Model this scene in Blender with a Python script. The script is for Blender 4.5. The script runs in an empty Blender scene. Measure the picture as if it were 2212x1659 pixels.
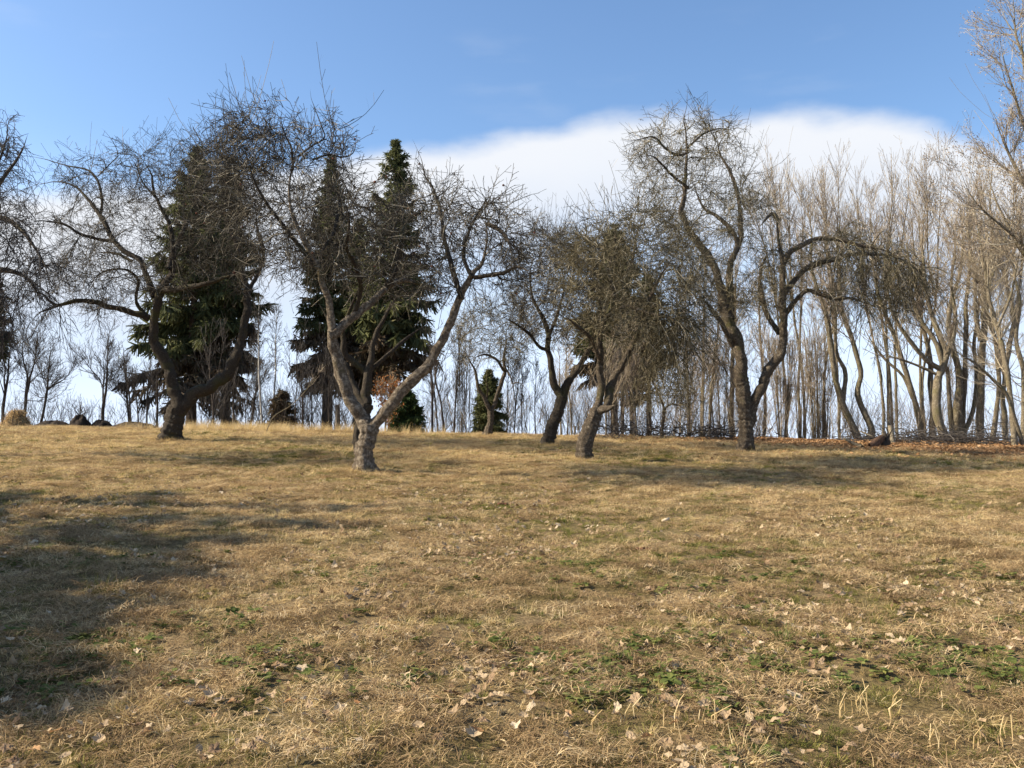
import bpy, math, random
import numpy as np
from mathutils.kdtree import KDTree
R = math.radians
sc = bpy.context.scene
C = sc.collection

# ------------------------------------------------------------------ camera, sky, sun, exposure
EYE = 1.6
PITCH = R(3.9)
SUN_EL, SUN_AZ = 35.0, -93.0                       # degrees; azimuth clockwise from +Y
cd = bpy.data.cameras.new('camera'); cam = bpy.data.objects.new('camera', cd); C.objects.link(cam)
cd.sensor_width = 36; cd.lens = 18 / math.tan(R(30)); cd.clip_start = 0.05; cd.clip_end = 12000
cam.location = (0, 0, EYE); cam.rotation_euler = (R(90) + PITCH, 0, 0)
sc.camera = cam
sc.view_settings.view_transform = 'Standard'; sc.view_settings.look = 'None'
sc.view_settings.gamma = 1; sc.view_settings.exposure = 1.05

F = 1916.0                                          # focal length in units of a 2212 px wide picture
def pix_dir(px, py):
    u = (px - 1106) / F; v = (829.5 - py) / F
    return np.array([u, math.cos(PITCH) - v * math.sin(PITCH), math.sin(PITCH) + v * math.cos(PITCH)])
def azel(px, py):
    d = pix_dir(px, py); d = d / np.linalg.norm(d)
    return math.degrees(math.atan2(d[0], d[1])), math.degrees(math.asin(d[2]))

world = bpy.data.worlds.new('World'); sc.world = world; world.use_nodes = True
def build_sky():
    nt = world.node_tree; N = nt.nodes; L = nt.links
    bg = N['Background']; bg.inputs[1].default_value = 0.15
    sky = N.new('ShaderNodeTexSky'); sky.sky_type = 'NISHITA'; sky.sun_disc = False
    sky.sun_elevation = R(SUN_EL); sky.sun_rotation = R(SUN_AZ)
    sky.air_density = 1.0; sky.dust_density = 1.2; sky.ozone_density = 2.5; sky.altitude = 400
    hs = N.new('ShaderNodeHueSaturation'); hs.inputs['Saturation'].default_value = 1.08; hs.inputs['Value'].default_value = 0.72
    L.new(sky.outputs[0], hs.inputs['Color'])
    tc = N.new('ShaderNodeTexCoord')
    nrm = N.new('ShaderNodeVectorMath'); nrm.operation = 'NORMALIZE'; L.new(tc.outputs['Generated'], nrm.inputs[0])
    sep = N.new('ShaderNodeSeparateXYZ'); L.new(nrm.outputs[0], sep.inputs[0])
    def m(op, a, b=None, c=None):
        n = N.new('ShaderNodeMath'); n.operation = op
        for i, x in enumerate((a, b, c)):
            if x is None: continue
            if isinstance(x, (int, float)): n.inputs[i].default_value = x
            else: L.new(x, n.inputs[i])
        return n.outputs[0]
    def sstep(x, lo, hi, a=0.0, b=1.0):
        n = N.new('ShaderNodeMapRange'); n.interpolation_type = 'SMOOTHSTEP'
        L.new(x, n.inputs['Value'])
        for k, val in (('From Min', lo), ('From Max', hi), ('To Min', a), ('To Max', b)):
            if isinstance(val, (int, float)): n.inputs[k].default_value = val
            else: L.new(val, n.inputs[k])
        return n.outputs['Result']
    el = m('MULTIPLY', m('ARCSINE', sep.outputs[2]), 180 / math.pi)
    az = m('MULTIPLY', m('ARCTAN2', sep.outputs[0], sep.outputs[1]), 180 / math.pi)
    top = [(-40, 400), (120, 402), (300, 404), (560, 372), (770, 332), (900, 314), (1050, 300), (1190, 272), (1290, 248),
           (1400, 240), (1520, 250), (1640, 246), (1760, 240), (1870, 240), (1960, 250), (2060, 280), (2160, 318), (2260, 350)]
    fc = N.new('ShaderNodeFloatCurve'); cu = fc.mapping.curves[0]
    pts = [((azel(x, y)[0] + 35) / 70, azel(x, y)[1] / 40) for x, y in top]
    cu.points[0].location = pts[0]; cu.points[-1].location = pts[-1]
    for p in pts[1:-1]: cu.points.new(*p)
    fc.mapping.update()
    L.new(m('MULTIPLY', m('ADD', az, 35.0), 1 / 70.0), fc.inputs['Value'])
    B = m('MULTIPLY', fc.outputs[0], 40.0)
    def noise(scale, detail, stretch):
        mp = N.new('ShaderNodeMapping'); L.new(nrm.outputs[0], mp.inputs[0]); mp.inputs['Scale'].default_value = (1, 1, stretch)
        n = N.new('ShaderNodeTexNoise'); n.inputs['Scale'].default_value = scale; n.inputs['Detail'].default_value = detail
        L.new(mp.outputs[0], n.inputs['Vector']); return n.outputs[0]
    n1 = m('MULTIPLY', m('SUBTRACT', noise(12, 8, 2.2), 0.5), 2.1)
    d = m('SUBTRACT', m('ADD', B, n1), el)           # degrees below the upper edge of the cloud bank
    edge = sstep(d, -0.55, 1.15)
    n2 = m('MULTIPLY', m('SUBTRACT', noise(5, 3, 3.5), 0.5), 6.0)
    low = sstep(m('ADD', d, n2), 5.0, 13.0, 1.0, 0.0)
    wisp = m('MULTIPLY', sstep(noise(6, 5, 4), 0.56, 0.78), sstep(el, 17.0, 22.0, 0.0, 0.09))
    cloud = m('MAXIMUM', m('MULTIPLY', m('MULTIPLY', edge, low), 0.97), m('MULTIPLY', wisp, sstep(el, 24.0, 27.0, 1.0, 0.0)))
    haze = sstep(el, 2.5, 19.0, 0.93, 0.0)
    ex = 1 / 0.15
    def mix(f, a, colr):
        x = N.new('ShaderNodeMixRGB'); L.new(f, x.inputs[0]); L.new(a, x.inputs[1])
        x.inputs[2].default_value = tuple(c * ex for c in colr) + (1,); return x.outputs[0]
    c1 = mix(haze, hs.outputs[0], (0.44, 0.515, 0.64))
    shade = sstep(m('ADD', d, m('MULTIPLY', n2, 0.6)), 1.0, 10.0, 0.0, 1.0)
    cm = N.new('ShaderNodeMixRGB'); L.new(shade, cm.inputs[0])
    cm.inputs[1].default_value = tuple(c * ex for c in (0.445, 0.458, 0.482)) + (1,); cm.inputs[2].default_value = tuple(c * ex for c in (0.345, 0.39, 0.465)) + (1,)
    cx = N.new('ShaderNodeMixRGB'); L.new(cloud, cx.inputs[0]); L.new(c1, cx.inputs[1]); L.new(cm.outputs[0], cx.inputs[2]); c2 = cx.outputs[0]
    L.new(c2, bg.inputs[0])
build_sky()

sl = bpy.data.lights.new('sun', 'SUN'); sun = bpy.data.objects.new('sun', sl); C.objects.link(sun)
sl.energy = 5.0; sl.angle = R(0.53); sl.color = (1.0, 0.89, 0.71)
sun.location = (-30, 0, 40)
_sd = (math.sin(R(SUN_AZ)) * math.cos(R(SUN_EL)), math.cos(R(SUN_AZ)) * math.cos(R(SUN_EL)), math.sin(R(SUN_EL)))
import mathutils
sun.rotation_euler = mathutils.Vector(_sd).to_track_quat('Z', 'Y').to_euler()

# ------------------------------------------------------------------ terrain
SLOPE, LAT, YC, KF = 0.0638, 0.0167, 28.0, 0.008
def ground_z(X, Y):
    X = np.asarray(X, float); Y = np.asarray(Y, float)
    z = SLOPE * np.minimum(Y, YC) - LAT * np.clip(X, -60, 60)
    t = np.maximum(Y - YC, 0.0)
    tm = 0.17 / (2 * KF)
    t1 = np.minimum(t, tm)
    z = z + SLOPE * t1 - KF * t1 * t1 + (t - t1) * (SLOPE - 0.17)
    z = np.where(Y > 200, np.maximum(z, -22 + 0 * Y), z)
    z = np.maximum(z, -24)
    near = 1 / (1 + np.exp((Y - 60) / 6))
    b = (0.022 * np.sin(1.3 * X + 0.7 * Y) + 0.020 * np.sin(-0.9 * X + 1.7 * Y + 1) + 0.013 * np.sin(3.1 * X + 2.2 * Y + 2)
         + 0.010 * np.sin(4.3 * X - 3.7 * Y + .5) + 0.006 * np.sin(8.7 * X + 6.1 * Y) + 0.006 * np.sin(-7.3 * X + 9.9 * Y + 2.1))
    return z + b * near
def on_ground(px, py):
    d = pix_dir(px, py); Y = np.arange(2.0, 45, 0.02); t = Y / d[1]
    z = EYE + d[2] * t; hit = np.nonzero(z <= ground_z(d[0] * t, Y))[0]
    y = Y[hit[0]] if len(hit) else 31.0
    x = d[0] * y / d[1]
    return np.array([x, y, float(ground_z(x, y))])
def P(px, py, Y):
    d = pix_dir(px, py); return d * (Y / d[1]) + np.array([0, 0, EYE])

# ------------------------------------------------------------------ mesh helpers
def mesh_np(name, V, Fc, mat, parent=None, smooth=True, attrs=None, origin=None):
    V = np.asarray(V, np.float32); Fc = np.asarray(Fc, np.int32)
    if origin is not None: V = V - np.asarray(origin, np.float32)
    me = bpy.data.meshes.new(name); k = Fc.shape[1]; M = len(Fc)
    me.vertices.add(len(V)); me.vertices.foreach_set('co', V.ravel())
    me.loops.add(M * k); me.loops.foreach_set('vertex_index', Fc.ravel())
    me.polygons.add(M); me.polygons.foreach_set('loop_start', np.arange(0, M * k, k, dtype=np.int32))
    me.update(calc_edges=True)
    if smooth: me.polygons.foreach_set('use_smooth', np.ones(M, bool))
    for an, av in (attrs or {}).items():
        a = me.attributes.new(an, 'FLOAT', 'POINT'); a.data.foreach_set('value', np.asarray(av, np.float32))
    me.materials.append(mat)
    o = bpy.data.objects.new(name, me); C.objects.link(o)
    if parent is not None: o.parent = parent
    return o
def thing(name, label, cat, loc, group=None):
    o = bpy.data.objects.new(name, None); C.objects.link(o); o.location = tuple(float(v) for v in loc); o.empty_display_size = 0.3
    o['label'] = label; o['category'] = cat
    if group: o['group'] = group
    return o
def tag(o, label=None, cat=None, group=None, kind=None):
    for k, v in (('label', label), ('category', cat), ('group', group), ('kind', kind)):
        if v: o[k] = v
    return o

def unit(v): return v / np.maximum(np.linalg.norm(v, axis=-1, keepdims=True), 1e-9)
def tubes(Pth, Rad, S, lump=0.0, rng=None, close=False):
    """Pth (N,K,3), Rad (N,K) -> verts, quads, tone index per vertex"""
    N, K, _ = Pth.shape
    T = unit(np.gradient(Pth, axis=1))
    mean = unit(T.mean(1)); ref = np.where(np.abs(mean[:, 2:3]) > 0.8, np.array([[1.0, 0, 0]]), np.array([[0, 0, 1.0]]))
    U = unit(np.cross(T, ref[:, None, :])); W = np.cross(T, U)
    a = np.linspace(0, 2 * math.pi, S, endpoint=False)
    rr = Rad[:, :, None] * np.ones(S)
    if lump and rng is not None:
        ph = rng.uniform(0, 6.28, (N, 4)); l = np.cumsum(np.linalg.norm(np.diff(Pth, axis=1, prepend=Pth[:, :1]), axis=2), 1)[:, :, None]
        rr = rr * (1 + lump * (np.sin(2 * a + 3.1 * l + ph[:, :1, None]) + 0.7 * np.sin(3 * a - 5.3 * l + ph[:, 1:2, None]) + 0.5 * np.sin(5 * a + 9 * l + ph[:, 2:3, None]))
                   + lump * 0.4 * rng.normal(0, 1, rr.shape)
                   + (lump * 0.75 * np.sin(9 * a + 1.6 * np.sin(2.3 * l + ph[:, 3:4, None]) + ph[:, :1, None]) + lump * 0.5 * np.sin(14 * a - 2.2 * l + 1.2 * np.sin(7 * l)) if S > 20 else 0))
        if S > 20:
            rr = rr * (1 + 0.34 * np.exp(-(np.maximum(l - .2, 0) / .14)) * (0.6 + 0.5 * np.sin(4 * a + ph[:, 2:3, None]) + .3 * np.sin(7 * a + ph[:, 1:2, None])))
            for _ in range(3): l0, a0 = rng.uniform(.4, 1.6), rng.uniform(0, 6.28); rr = rr * (1 + .16 * np.exp(-((l - l0) / .07) ** 2) * np.clip(np.cos(a - a0), 0, 1) ** 3)
    V = Pth[:, :, None, :] + rr[..., None] * (np.cos(a)[:, None] * U[:, :, None, :] + np.sin(a)[:, None] * W[:, :, None, :])
    idx = np.arange(N * K * S).reshape(N, K, S)
    A = idx[:, :-1]; Bq = idx[:, 1:]
    Fq = np.stack([A, np.roll(A, -1, 2), np.roll(Bq, -1, 2), Bq], -1).reshape(-1, 4)
    return V.reshape(-1, 3), Fq, np.repeat(np.arange(N), K * S)
def ribbons(Pth, Wd, side):
    """flat blades: Pth (N,K,3), Wd (N,K) half widths, side (N,3)"""
    N, K, _ = Pth.shape
    V = np.stack([Pth - side[:, None] * Wd[..., None], Pth + side[:, None] * Wd[..., None]], 2)
    idx = np.arange(N * K * 2).reshape(N, K, 2)
    Fq = np.stack([idx[:, :-1, 0], idx[:, :-1, 1], idx[:, 1:, 1], idx[:, 1:, 0]], -1).reshape(-1, 4)
    return V.reshape(-1, 3), Fq, np.repeat(np.arange(N), K * 2)
def merge(parts):
    Vs, Fs, Ts, o = [], [], [], 0
    for V, Fq, t in parts:
        Vs.append(V); Fs.append(Fq + o); Ts.append(t); o += len(V)
    return np.concatenate(Vs), np.concatenate(Fs), np.concatenate(Ts)

def resample(pts, step):
    """pts (n,k): Catmull-Rom through the points, even spacing measured on the first three columns"""
    p = np.asarray(pts, float); n = len(p)
    q = np.concatenate([[2 * p[0] - p[1]], p, [2 * p[-1] - p[-2]]])
    out = []
    for i in range(n - 1):
        t = np.linspace(0, 1, 12, endpoint=False)[:, None]
        a, b, c, d = q[i], q[i + 1], q[i + 2], q[i + 3]
        out.append(0.5 * (2 * b + (c - a) * t + (2 * a - 5 * b + 4 * c - d) * t * t + (3 * b - a - 3 * c + d) * t ** 3))
    out = np.concatenate(out + [p[-1:]])
    s = np.concatenate([[0], np.cumsum(np.linalg.norm(np.diff(out[:, :3], axis=0), axis=1))])
    m = max(4, int(s[-1] / step) + 1)
    ss = np.linspace(0, s[-1], m)
    return np.stack([np.interp(ss, s, out[:, k]) for k in range(p.shape[1])], 1)

# ------------------------------------------------------------------ materials
def new_mat(name):
    m = bpy.data.materials.new(name); m.use_nodes = True
    nt = m.node_tree; b = nt.nodes['Principled BSDF']; b.inputs['Roughness'].default_value = 0.9
    b.inputs['Specular IOR Level'].default_value = 0.15
    return m, nt, nt.nodes, nt.links, b
def ramp(N, stops):
    r = N.new('ShaderNodeValToRGB'); e = r.color_ramp.elements
    e[0].position, e[0].color = stops[0][0], tuple(stops[0][1]) + (1,)
    e[1].position, e[1].color = stops[-1][0], tuple(stops[-1][1]) + (1,)
    for p, c in stops[1:-1]:
        x = e.new(p); x.color = tuple(c) + (1,)
    return r
def bark_mat(name, dark, mid, pale, moss, moss_amt=0.35, scale=1.0, pale_amt=0.5):
    m, nt, N, L, b = new_mat(name)
    tc = N.new('ShaderNodeTexCoord')
    n1 = N.new('ShaderNodeTexNoise'); n1.inputs['Scale'].default_value = 22 * scale; n1.inputs['Detail'].default_value = 6; n1.inputs['Roughness'].default_value = 0.7
    n2 = N.new('ShaderNodeTexNoise'); n2.inputs['Scale'].default_value = 6 * scale; n2.inputs['Detail'].default_value = 5; n2.inputs['Roughness'].default_value = 0.65
    n3 = N.new('ShaderNodeTexNoise'); n3.inputs['Scale'].default_value = 1.7; n3.inputs['Detail'].default_value = 4
    mp = N.new('ShaderNodeMapping'); mp.inputs['Scale'].default_value = (1, 1, 0.35)
    L.new(tc.outputs['Object'], mp.inputs[0]); L.new(mp.outputs[0], n1.inputs['Vector'])
    L.new(tc.outputs['Object'], n2.inputs['Vector']); L.new(tc.outputs['Object'], n3.inputs['Vector'])
    r1 = ramp(N, [(0.32, dark), (0.52, mid), (0.75, [min(1, c * 1.4) for c in mid])]); L.new(n1.outputs[0], r1.inputs[0])
    rp = ramp(N, [(1 - pale_amt - 0.06, (0, 0, 0)), (1 - pale_amt + 0.14, (1, 1, 1))]); L.new(n2.outputs[0], rp.inputs[0])
    mx = N.new('ShaderNodeMixRGB'); L.new(rp.outputs[0], mx.inputs[0]); L.new(r1.outputs[0], mx.inputs[1]); mx.inputs[2].default_value = tuple(pale) + (1,)
    rm = ramp(N, [(1 - moss_amt - 0.05, (0, 0, 0)), (1 - moss_amt + 0.12, (1, 1, 1))]); L.new(n3.outputs[0], rm.inputs[0])
    mm = N.new('ShaderNodeMixRGB'); L.new(rm.outputs[0], mm.inputs[0]); L.new(mx.outputs[0], mm.inputs[1]); mm.inputs[2].default_value = tuple(moss) + (1,)
    L.new(mm.outputs[0], b.inputs['Base Color'])
    bp = N.new('ShaderNodeBump'); bp.inputs['Strength'].default_value = 1.0; bp.inputs['Distance'].default_value = 0.07
    L.new(n1.outputs[0], bp.inputs['Height']); L.new(bp.outputs[0], b.inputs['Normal'])
    return m
def tone_mat(name, stops, transl=0.0, inst=False, rough=0.9):
    """colour picked along a ramp by the per-piece 'tone' attribute (and the instance's random number)"""
    m, nt, N, L, b = new_mat(name); b.inputs['Roughness'].default_value = rough
    at = N.new('ShaderNodeAttribute'); at.attribute_name = 'tone'; v = at.outputs['Fac']
    if inst:
        oi = N.new('ShaderNodeObjectInfo'); mt = N.new('ShaderNodeMath'); mt.operation = 'MULTIPLY_ADD'
        L.new(oi.outputs['Random'], mt.inputs[0]); mt.inputs[1].default_value = 0.5
        ms = N.new('ShaderNodeMath'); ms.operation = 'MULTIPLY'; L.new(v, ms.inputs[0]); ms.inputs[1].default_value = 0.5
        L.new(ms.outputs[0], mt.inputs[2]); v = mt.outputs[0]
    r = ramp(N, stops); L.new(v, r.inputs[0]); L.new(r.outputs[0], b.inputs['Base Color'])
    if transl:
        tr = N.new('ShaderNodeBsdfTranslucent'); L.new(r.outputs[0], tr.inputs[0])
        mx = N.new('ShaderNodeMixShader'); mx.inputs[0].default_value = transl
        L.new(b.outputs[0], mx.inputs[1]); L.new(tr.outputs[0], mx.inputs[2]); L.new(mx.outputs[0], N['Material Output'].inputs[0])
    return m
def plain_mat(name, c1, c2, scale=12, bump=0.4):
    m, nt, N, L, b = new_mat(name)
    tc = N.new('ShaderNodeTexCoord'); n = N.new('ShaderNodeTexNoise'); n.inputs['Scale'].default_value = scale; n.inputs['Detail'].default_value = 8
    L.new(tc.outputs['Object'], n.inputs['Vector']); r = ramp(N, [(0.3, c1), (0.7, c2)]); L.new(n.outputs[0], r.inputs[0]); L.new(r.outputs[0], b.inputs['Base Color'])
    bp = N.new('ShaderNodeBump'); bp.inputs['Strength'].default_value = bump; bp.inputs['Distance'].default_value = 0.03
    L.new(n.outputs[0], bp.inputs['Height']); L.new(bp.outputs[0], b.inputs['Normal'])
    return m
M = {}
M['apple_bark'] = bark_mat('apple_bark', (.03, .023, .017), (.115, .09, .064), (.36, .30, .22), (.11, .10, .035), 0.38, 2.6, 0.40)
M['apple_bark_dark_shaded'] = bark_mat('apple_bark_dark_shaded', (.026, .021, .016), (.075, .06, .044), (.20, .17, .12), (.085, .080, .03), 0.40, 2.6, 0.35)  # darker bark copy, crown shade and backlight put into its colour
M['apple_bark_pale'] = bark_mat('apple_bark_pale', (.035, .027, .02), (.16, .124, .088), (.42, .35, .26), (.12, .105, .04), 0.36, 2.4, 0.47)
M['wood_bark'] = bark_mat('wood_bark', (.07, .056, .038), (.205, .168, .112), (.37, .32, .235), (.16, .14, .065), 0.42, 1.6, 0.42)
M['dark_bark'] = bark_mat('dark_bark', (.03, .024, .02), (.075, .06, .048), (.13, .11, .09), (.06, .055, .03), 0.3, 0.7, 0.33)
M['birch_bark'] = bark_mat('birch_bark', (.10, .08, .065), (.42, .39, .34), (.62, .59, .53), (.25, .2, .13), 0.2, 0.8, 0.6)
M['spruce_bark'] = bark_mat('spruce_bark', (.03, .022, .016), (.085, .06, .042), (.14, .11, .08), (.06, .055, .03), 0.3, 0.8, 0.3)
M['apple_twig'] = tone_mat('apple_twig', [(0, (.022, .018, .013)), (.5, (.060, .050, .036)), (.8, (.115, .10, .072)), (1, (.34, .30, .23))])
M['apple_twig_mossy'] = tone_mat('apple_twig_mossy', [(0, (.03, .025, .014)), (.5, (.105, .088, .05)), (.8, (.19, .16, .095)), (1, (.38, .33, .24))])
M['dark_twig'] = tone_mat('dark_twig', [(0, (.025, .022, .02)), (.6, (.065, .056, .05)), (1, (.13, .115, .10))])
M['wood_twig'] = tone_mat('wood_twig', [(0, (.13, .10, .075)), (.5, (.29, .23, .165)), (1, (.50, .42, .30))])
M['yellow_twig'] = tone_mat('yellow_twig', [(0, (.16, .125, .085)), (.5, (.31, .255, .175)), (1, (.50, .43, .31))])
M['needles'] = tone_mat('needles', [(0, (.04, .046, .02)), (.5, (.095, .105, .042)), (.85, (.16, .16, .066)), (1, (.25, .21, .11))], 0.35)
M['needles_brown'] = tone_mat('needles_brown', [(0, (.05, .038, .025)), (.6, (.11, .08, .05)), (1, (.10, .10, .045))], 0.1)
M['needles_bright'] = tone_mat('needles_bright', [(0, (.015, .03, .01)), (.5, (.035, .058, .018)), (1, (.08, .105, .035))], 0.15)
M['beech_leaf'] = tone_mat('beech_leaf', [(0, (.20, .075, .025)), (.6, (.36, .15, .05)), (1, (.45, .24, .10))], 0.35)
M['seeds'] = tone_mat('seeds', [(0, (.17, .12, .085)), (.6, (.33, .255, .19)), (1, (.52, .43, .33))], 0.3)
M['straw'] = tone_mat('straw', [(0, (.27, .185, .08)), (.35, (.55, .405, .19)), (.7, (.74, .58, .31)), (1, (.87, .745, .48))], 0.42, True)
M['thatch'] = tone_mat('thatch', [(0, (.075, .047, .024)), (.4, (.31, .207, .105)), (.75, (.62, .455, .24)), (1, (.82, .67, .42))], 0.3, True)
M['green'] = tone_mat('green', [(0, (.06, .07, .016)), (.45, (.14, .145, .034)), (.75, (.29, .255, .075)), (1, (.52, .41, .17))], 0.3, True)
M['weed'] = tone_mat('weed', [(0, (.05, .065, .016)), (.5, (.115, .14, .035)), (1, (.25, .245, .075))], 0.3, True)
M['fallen'] = tone_mat('fallen', [(0, (.11, .062, .034)), (.35, (.25, .165, .095)), (.75, (.42, .315, .195)), (1, (.55, .45, .31))], 0.15, True)
M['litter'] = tone_mat('litter', [(0, (.13, .06, .025)), (.4, (.30, .16, .07)), (.8, (.46, .29, .15)), (1, (.56, .42, .27))], 0.2, True)
M['post'] = bark_mat('post_wood', (.06, .05, .04), (.16, .135, .105), (.26, .23, .19), (.10, .09, .04), 0.2, 1.5, 0.35)
M['pale_post'] = bark_mat('pale_post_wood', (.16, .13, .09), (.32, .27, .19), (.42, .37, .28), (.2, .17, .09), 0.15, 1.5, 0.4)
M['earth'] = plain_mat('earth', (.016, .012, .009), (.05, .036, .026), 9, 0.9)
M['hay'] = plain_mat('hay', (.16, .11, .05), (.36, .26, .13), 14, 1.0)
M['rot'] = plain_mat('rot', (.06, .025, .015), (.16, .065, .04), 20)
M['chip'] = plain_mat('chip', (.42, .33, .22), (.62, .52, .38), 20)
M['moss'] = tone_mat('moss', [(0, (.05, .045, .012)), (1, (.14, .12, .035))])

def ground_mat():
    m, nt, N, L, b = new_mat('meadow_soil')
    tc = N.new('ShaderNodeTexCoord')
    def nz(s, d, ro=0.6):
        n = N.new('ShaderNodeTexNoise'); n.inputs['Scale'].default_value = s; n.inputs['Detail'].default_value = d; n.inputs['Roughness'].default_value = ro
        L.new(tc.outputs['Object'], n.inputs['Vector']); return n.outputs[0]
    fine = nz(30, 8, 0.75); mid = nz(1.6, 5); big = nz(0.35, 4)
    r1 = ramp(N, [(0.3, (.08, .052, .026)), (0.5, (.26, .18, .09)), (0.68, (.48, .35, .17))]); L.new(fine, r1.inputs[0])
    r2 = ramp(N, [(0.3, (.065, .048, .018)), (0.55, (.20, .15, .06)), (0.75, (.40, .30, .13))]); L.new(fine, r2.inputs[0])
    ad = N.new('ShaderNodeMath'); ad.operation = 'ADD'; L.new(mid, ad.inputs[0]); L.new(big, ad.inputs[1])
    rm = ramp(N, [(0.46, (0, 0, 0)), (0.54, (1, 1, 1))])
    hf = N.new('ShaderNodeMath'); hf.operation = 'MULTIPLY'; L.new(ad.outputs[0], hf.inputs[0]); hf.inputs[1].default_value = 0.5
    L.new(hf.outputs[0], rm.inputs[0])
    mx = N.new('ShaderNodeMixRGB'); L.new(rm.outputs[0], mx.inputs[0]); L.new(r1.outputs[0], mx.inputs[1]); L.new(r2.outputs[0], mx.inputs[2])
    L.new(mx.outputs[0], b.inputs['Base Color'])
    bp = N.new('ShaderNodeBump'); bp.inputs['Strength'].default_value = 1.0; bp.inputs['Distance'].default_value = 0.05
    L.new(fine, bp.inputs['Height']); L.new(bp.outputs[0], b.inputs['Normal'])
    return m
M['ground'] = ground_mat()

# ------------------------------------------------------------------ ground sheet
def build_ground():
    ys = np.concatenate([np.linspace(-40, 2, 16)[:-1], np.geomspace(2, 60, 190), np.geomspace(60, 6000, 24)[1:]])
    a = np.linspace(-1, 1, 171); a = np.sign(a) * (0.6 * np.abs(a) + 0.4 * np.abs(a) ** 3)
    W = 22 + 1.3 * np.maximum(ys, 0)
    X = W[:, None] * a[None]; Y = np.repeat(ys[:, None], len(a), 1)
    V = np.stack([X, Y, ground_z(X, Y)], -1).reshape(-1, 3)
    n, mcols = X.shape; idx = np.arange(n * mcols).reshape(n, mcols)
    Fq = np.stack([idx[:-1, :-1], idx[:-1, 1:], idx[1:, 1:], idx[1:, :-1]], -1).reshape(-1, 4)
    o = mesh_np('ground', V, Fq, M['ground']); tag(o, 'gently rising meadow of dry winter grass', kind='structure')
    return o
ground = build_ground()

# ------------------------------------------------------------------ branching
def sample_parent(rng, Pp, Rp, n, tmin, tmax, bias=1.0):
    N, K, _ = Pp.shape
    ln = np.linalg.norm(np.diff(Pp, axis=1), axis=2).sum(1)
    i = rng.choice(N, n, p=ln / ln.sum()); t = tmin + (tmax - tmin) * rng.random(n) ** bias
    f = t * (K - 1); k = np.minimum(f.astype(int), K - 2); w = (f - k)[:, None]
    p = Pp[i, k] * (1 - w) + Pp[i, k + 1] * w
    tg = unit(Pp[i, k + 1] - Pp[i, k]); r = Rp[i, k] * (1 - w[:, 0]) + Rp[i, k + 1] * w[:, 0]
    return p, tg, r, t, ln[i]
def grow(rng, Pp, Rp, n, tr, length, ang, trop, wob, K, r0=0.6, rtip=0.003, rmax=0.05, bias=1.0, lmin=0.5):
    """n child shoots from the parents; ang (mean, sd) degrees off the parent; trop = (x,y,z) pull over the length"""
    p, tg, r, t, pl = sample_parent(rng, Pp, Rp, n, tr[0], tr[1], bias)
    q = unit(np.cross(tg, rng.normal(size=(n, 3)))); a = np.radians(rng.normal(ang[0], ang[1], n))[:, None]
    d = unit(tg * np.cos(a) + q * np.sin(a))
    l = (length(t, pl) if callable(length) else length) * rng.uniform(lmin, 1.0, n)
    s = np.linspace(0, 1, K)
    path = p[:, None] + l[:, None, None] * (d[:, None] * s[None, :, None] + np.asarray(trop)[None, None] * (s ** 2)[None, :, None])
    if wob:
        w = np.cumsum(rng.normal(size=(n, K, 3)), 1); w -= w[:, :1]; path = path + w * (wob * l / K)[:, None, None]
    rb = np.minimum(np.minimum(r * r0, rmax), 0.004 + 0.0085 * l)
    rb = np.maximum(rb, rtip)
    rad = rb[:, None] * (1 - s) + rtip * s
    return path, rad
def connect(rng, targets, sp, st, sr, K, wob, droop, rcoef, rtip, chunks=4, reach=None):
    """join each target point to the nearest bit of the growing skeleton"""
    paths, rads = [], []
    kd = KDTree(len(sp))
    for i, c in enumerate(sp): kd.insert(c, i)
    kd.balance()
    d0 = np.array([kd.find(tuple(t))[2] for t in targets]); order = np.argsort(d0)
    s = np.linspace(0, 1, K)
    h00 = 2 * s**3 - 3 * s**2 + 1; h10 = s**3 - 2 * s**2 + s; h01 = -2 * s**3 + 3 * s**2; h11 = s**3 - s**2
    for ch in np.array_split(order, chunks):
        if not len(ch): continue
        T = targets[ch]; sel = []
        for t in T:
            best, bi = 1e9, 0
            for co, i, d in kd.find_n(tuple(t), 7):
                v = t - sp[i]; cst = d * (1.6 - 0.6 * float(v @ st[i]) / max(d, 1e-6))
                if cst < best: best, bi = cst, i
            sel.append(bi)
        sel = np.array(sel); p0 = sp[sel]; v = T - p0; L = np.linalg.norm(v, axis=1)
        if reach is not None:
            ok = L < reach; p0, v, L, sel, T = p0[ok], v[ok], L[ok], sel[ok], T[ok]
            if not len(L): continue
        d = unit(v); m0 = (0.55 * st[sel] + 0.75 * d + rng.normal(0, .25, d.shape)) * L[:, None]
        m1 = (d + np.array([0, 0, 1.0]) * rng.normal(droop, 0.3, len(L))[:, None] + rng.normal(0, .25, d.shape)) * L[:, None]
        path = (p0[:, None] * h00[:, None] + m0[:, None] * h10[:, None] + T[:, None] * h01[:, None] + m1[:, None] * h11[:, None])
        w = np.cumsum(rng.normal(size=path.shape), 1); w -= w[:, :1]; w -= w[:, -1:] * s[:, None]
        path = path + w * (wob * L / math.sqrt(K))[:, None, None]
        rb = np.maximum(np.minimum(sr[sel] * 0.7, rcoef[0] + rcoef[1] * L), rtip)
        rad = rb[:, None] * (1 - s ** 1.2) + rtip * s ** 1.2
        paths.append(path); rads.append(rad)
        tg = unit(np.gradient(path, axis=1))
        sp = np.concatenate([sp, path[:, 1:].reshape(-1, 3)]); st = np.concatenate([st, tg[:, 1:].reshape(-1, 3)]); sr = np.concatenate([sr, rad[:, 1:].ravel()])
        kd = KDTree(len(sp))
        for i, c in enumerate(sp): kd.insert(c, i)
        kd.balance()
    return np.concatenate(paths), np.concatenate(rads), (sp, st, sr)
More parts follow.
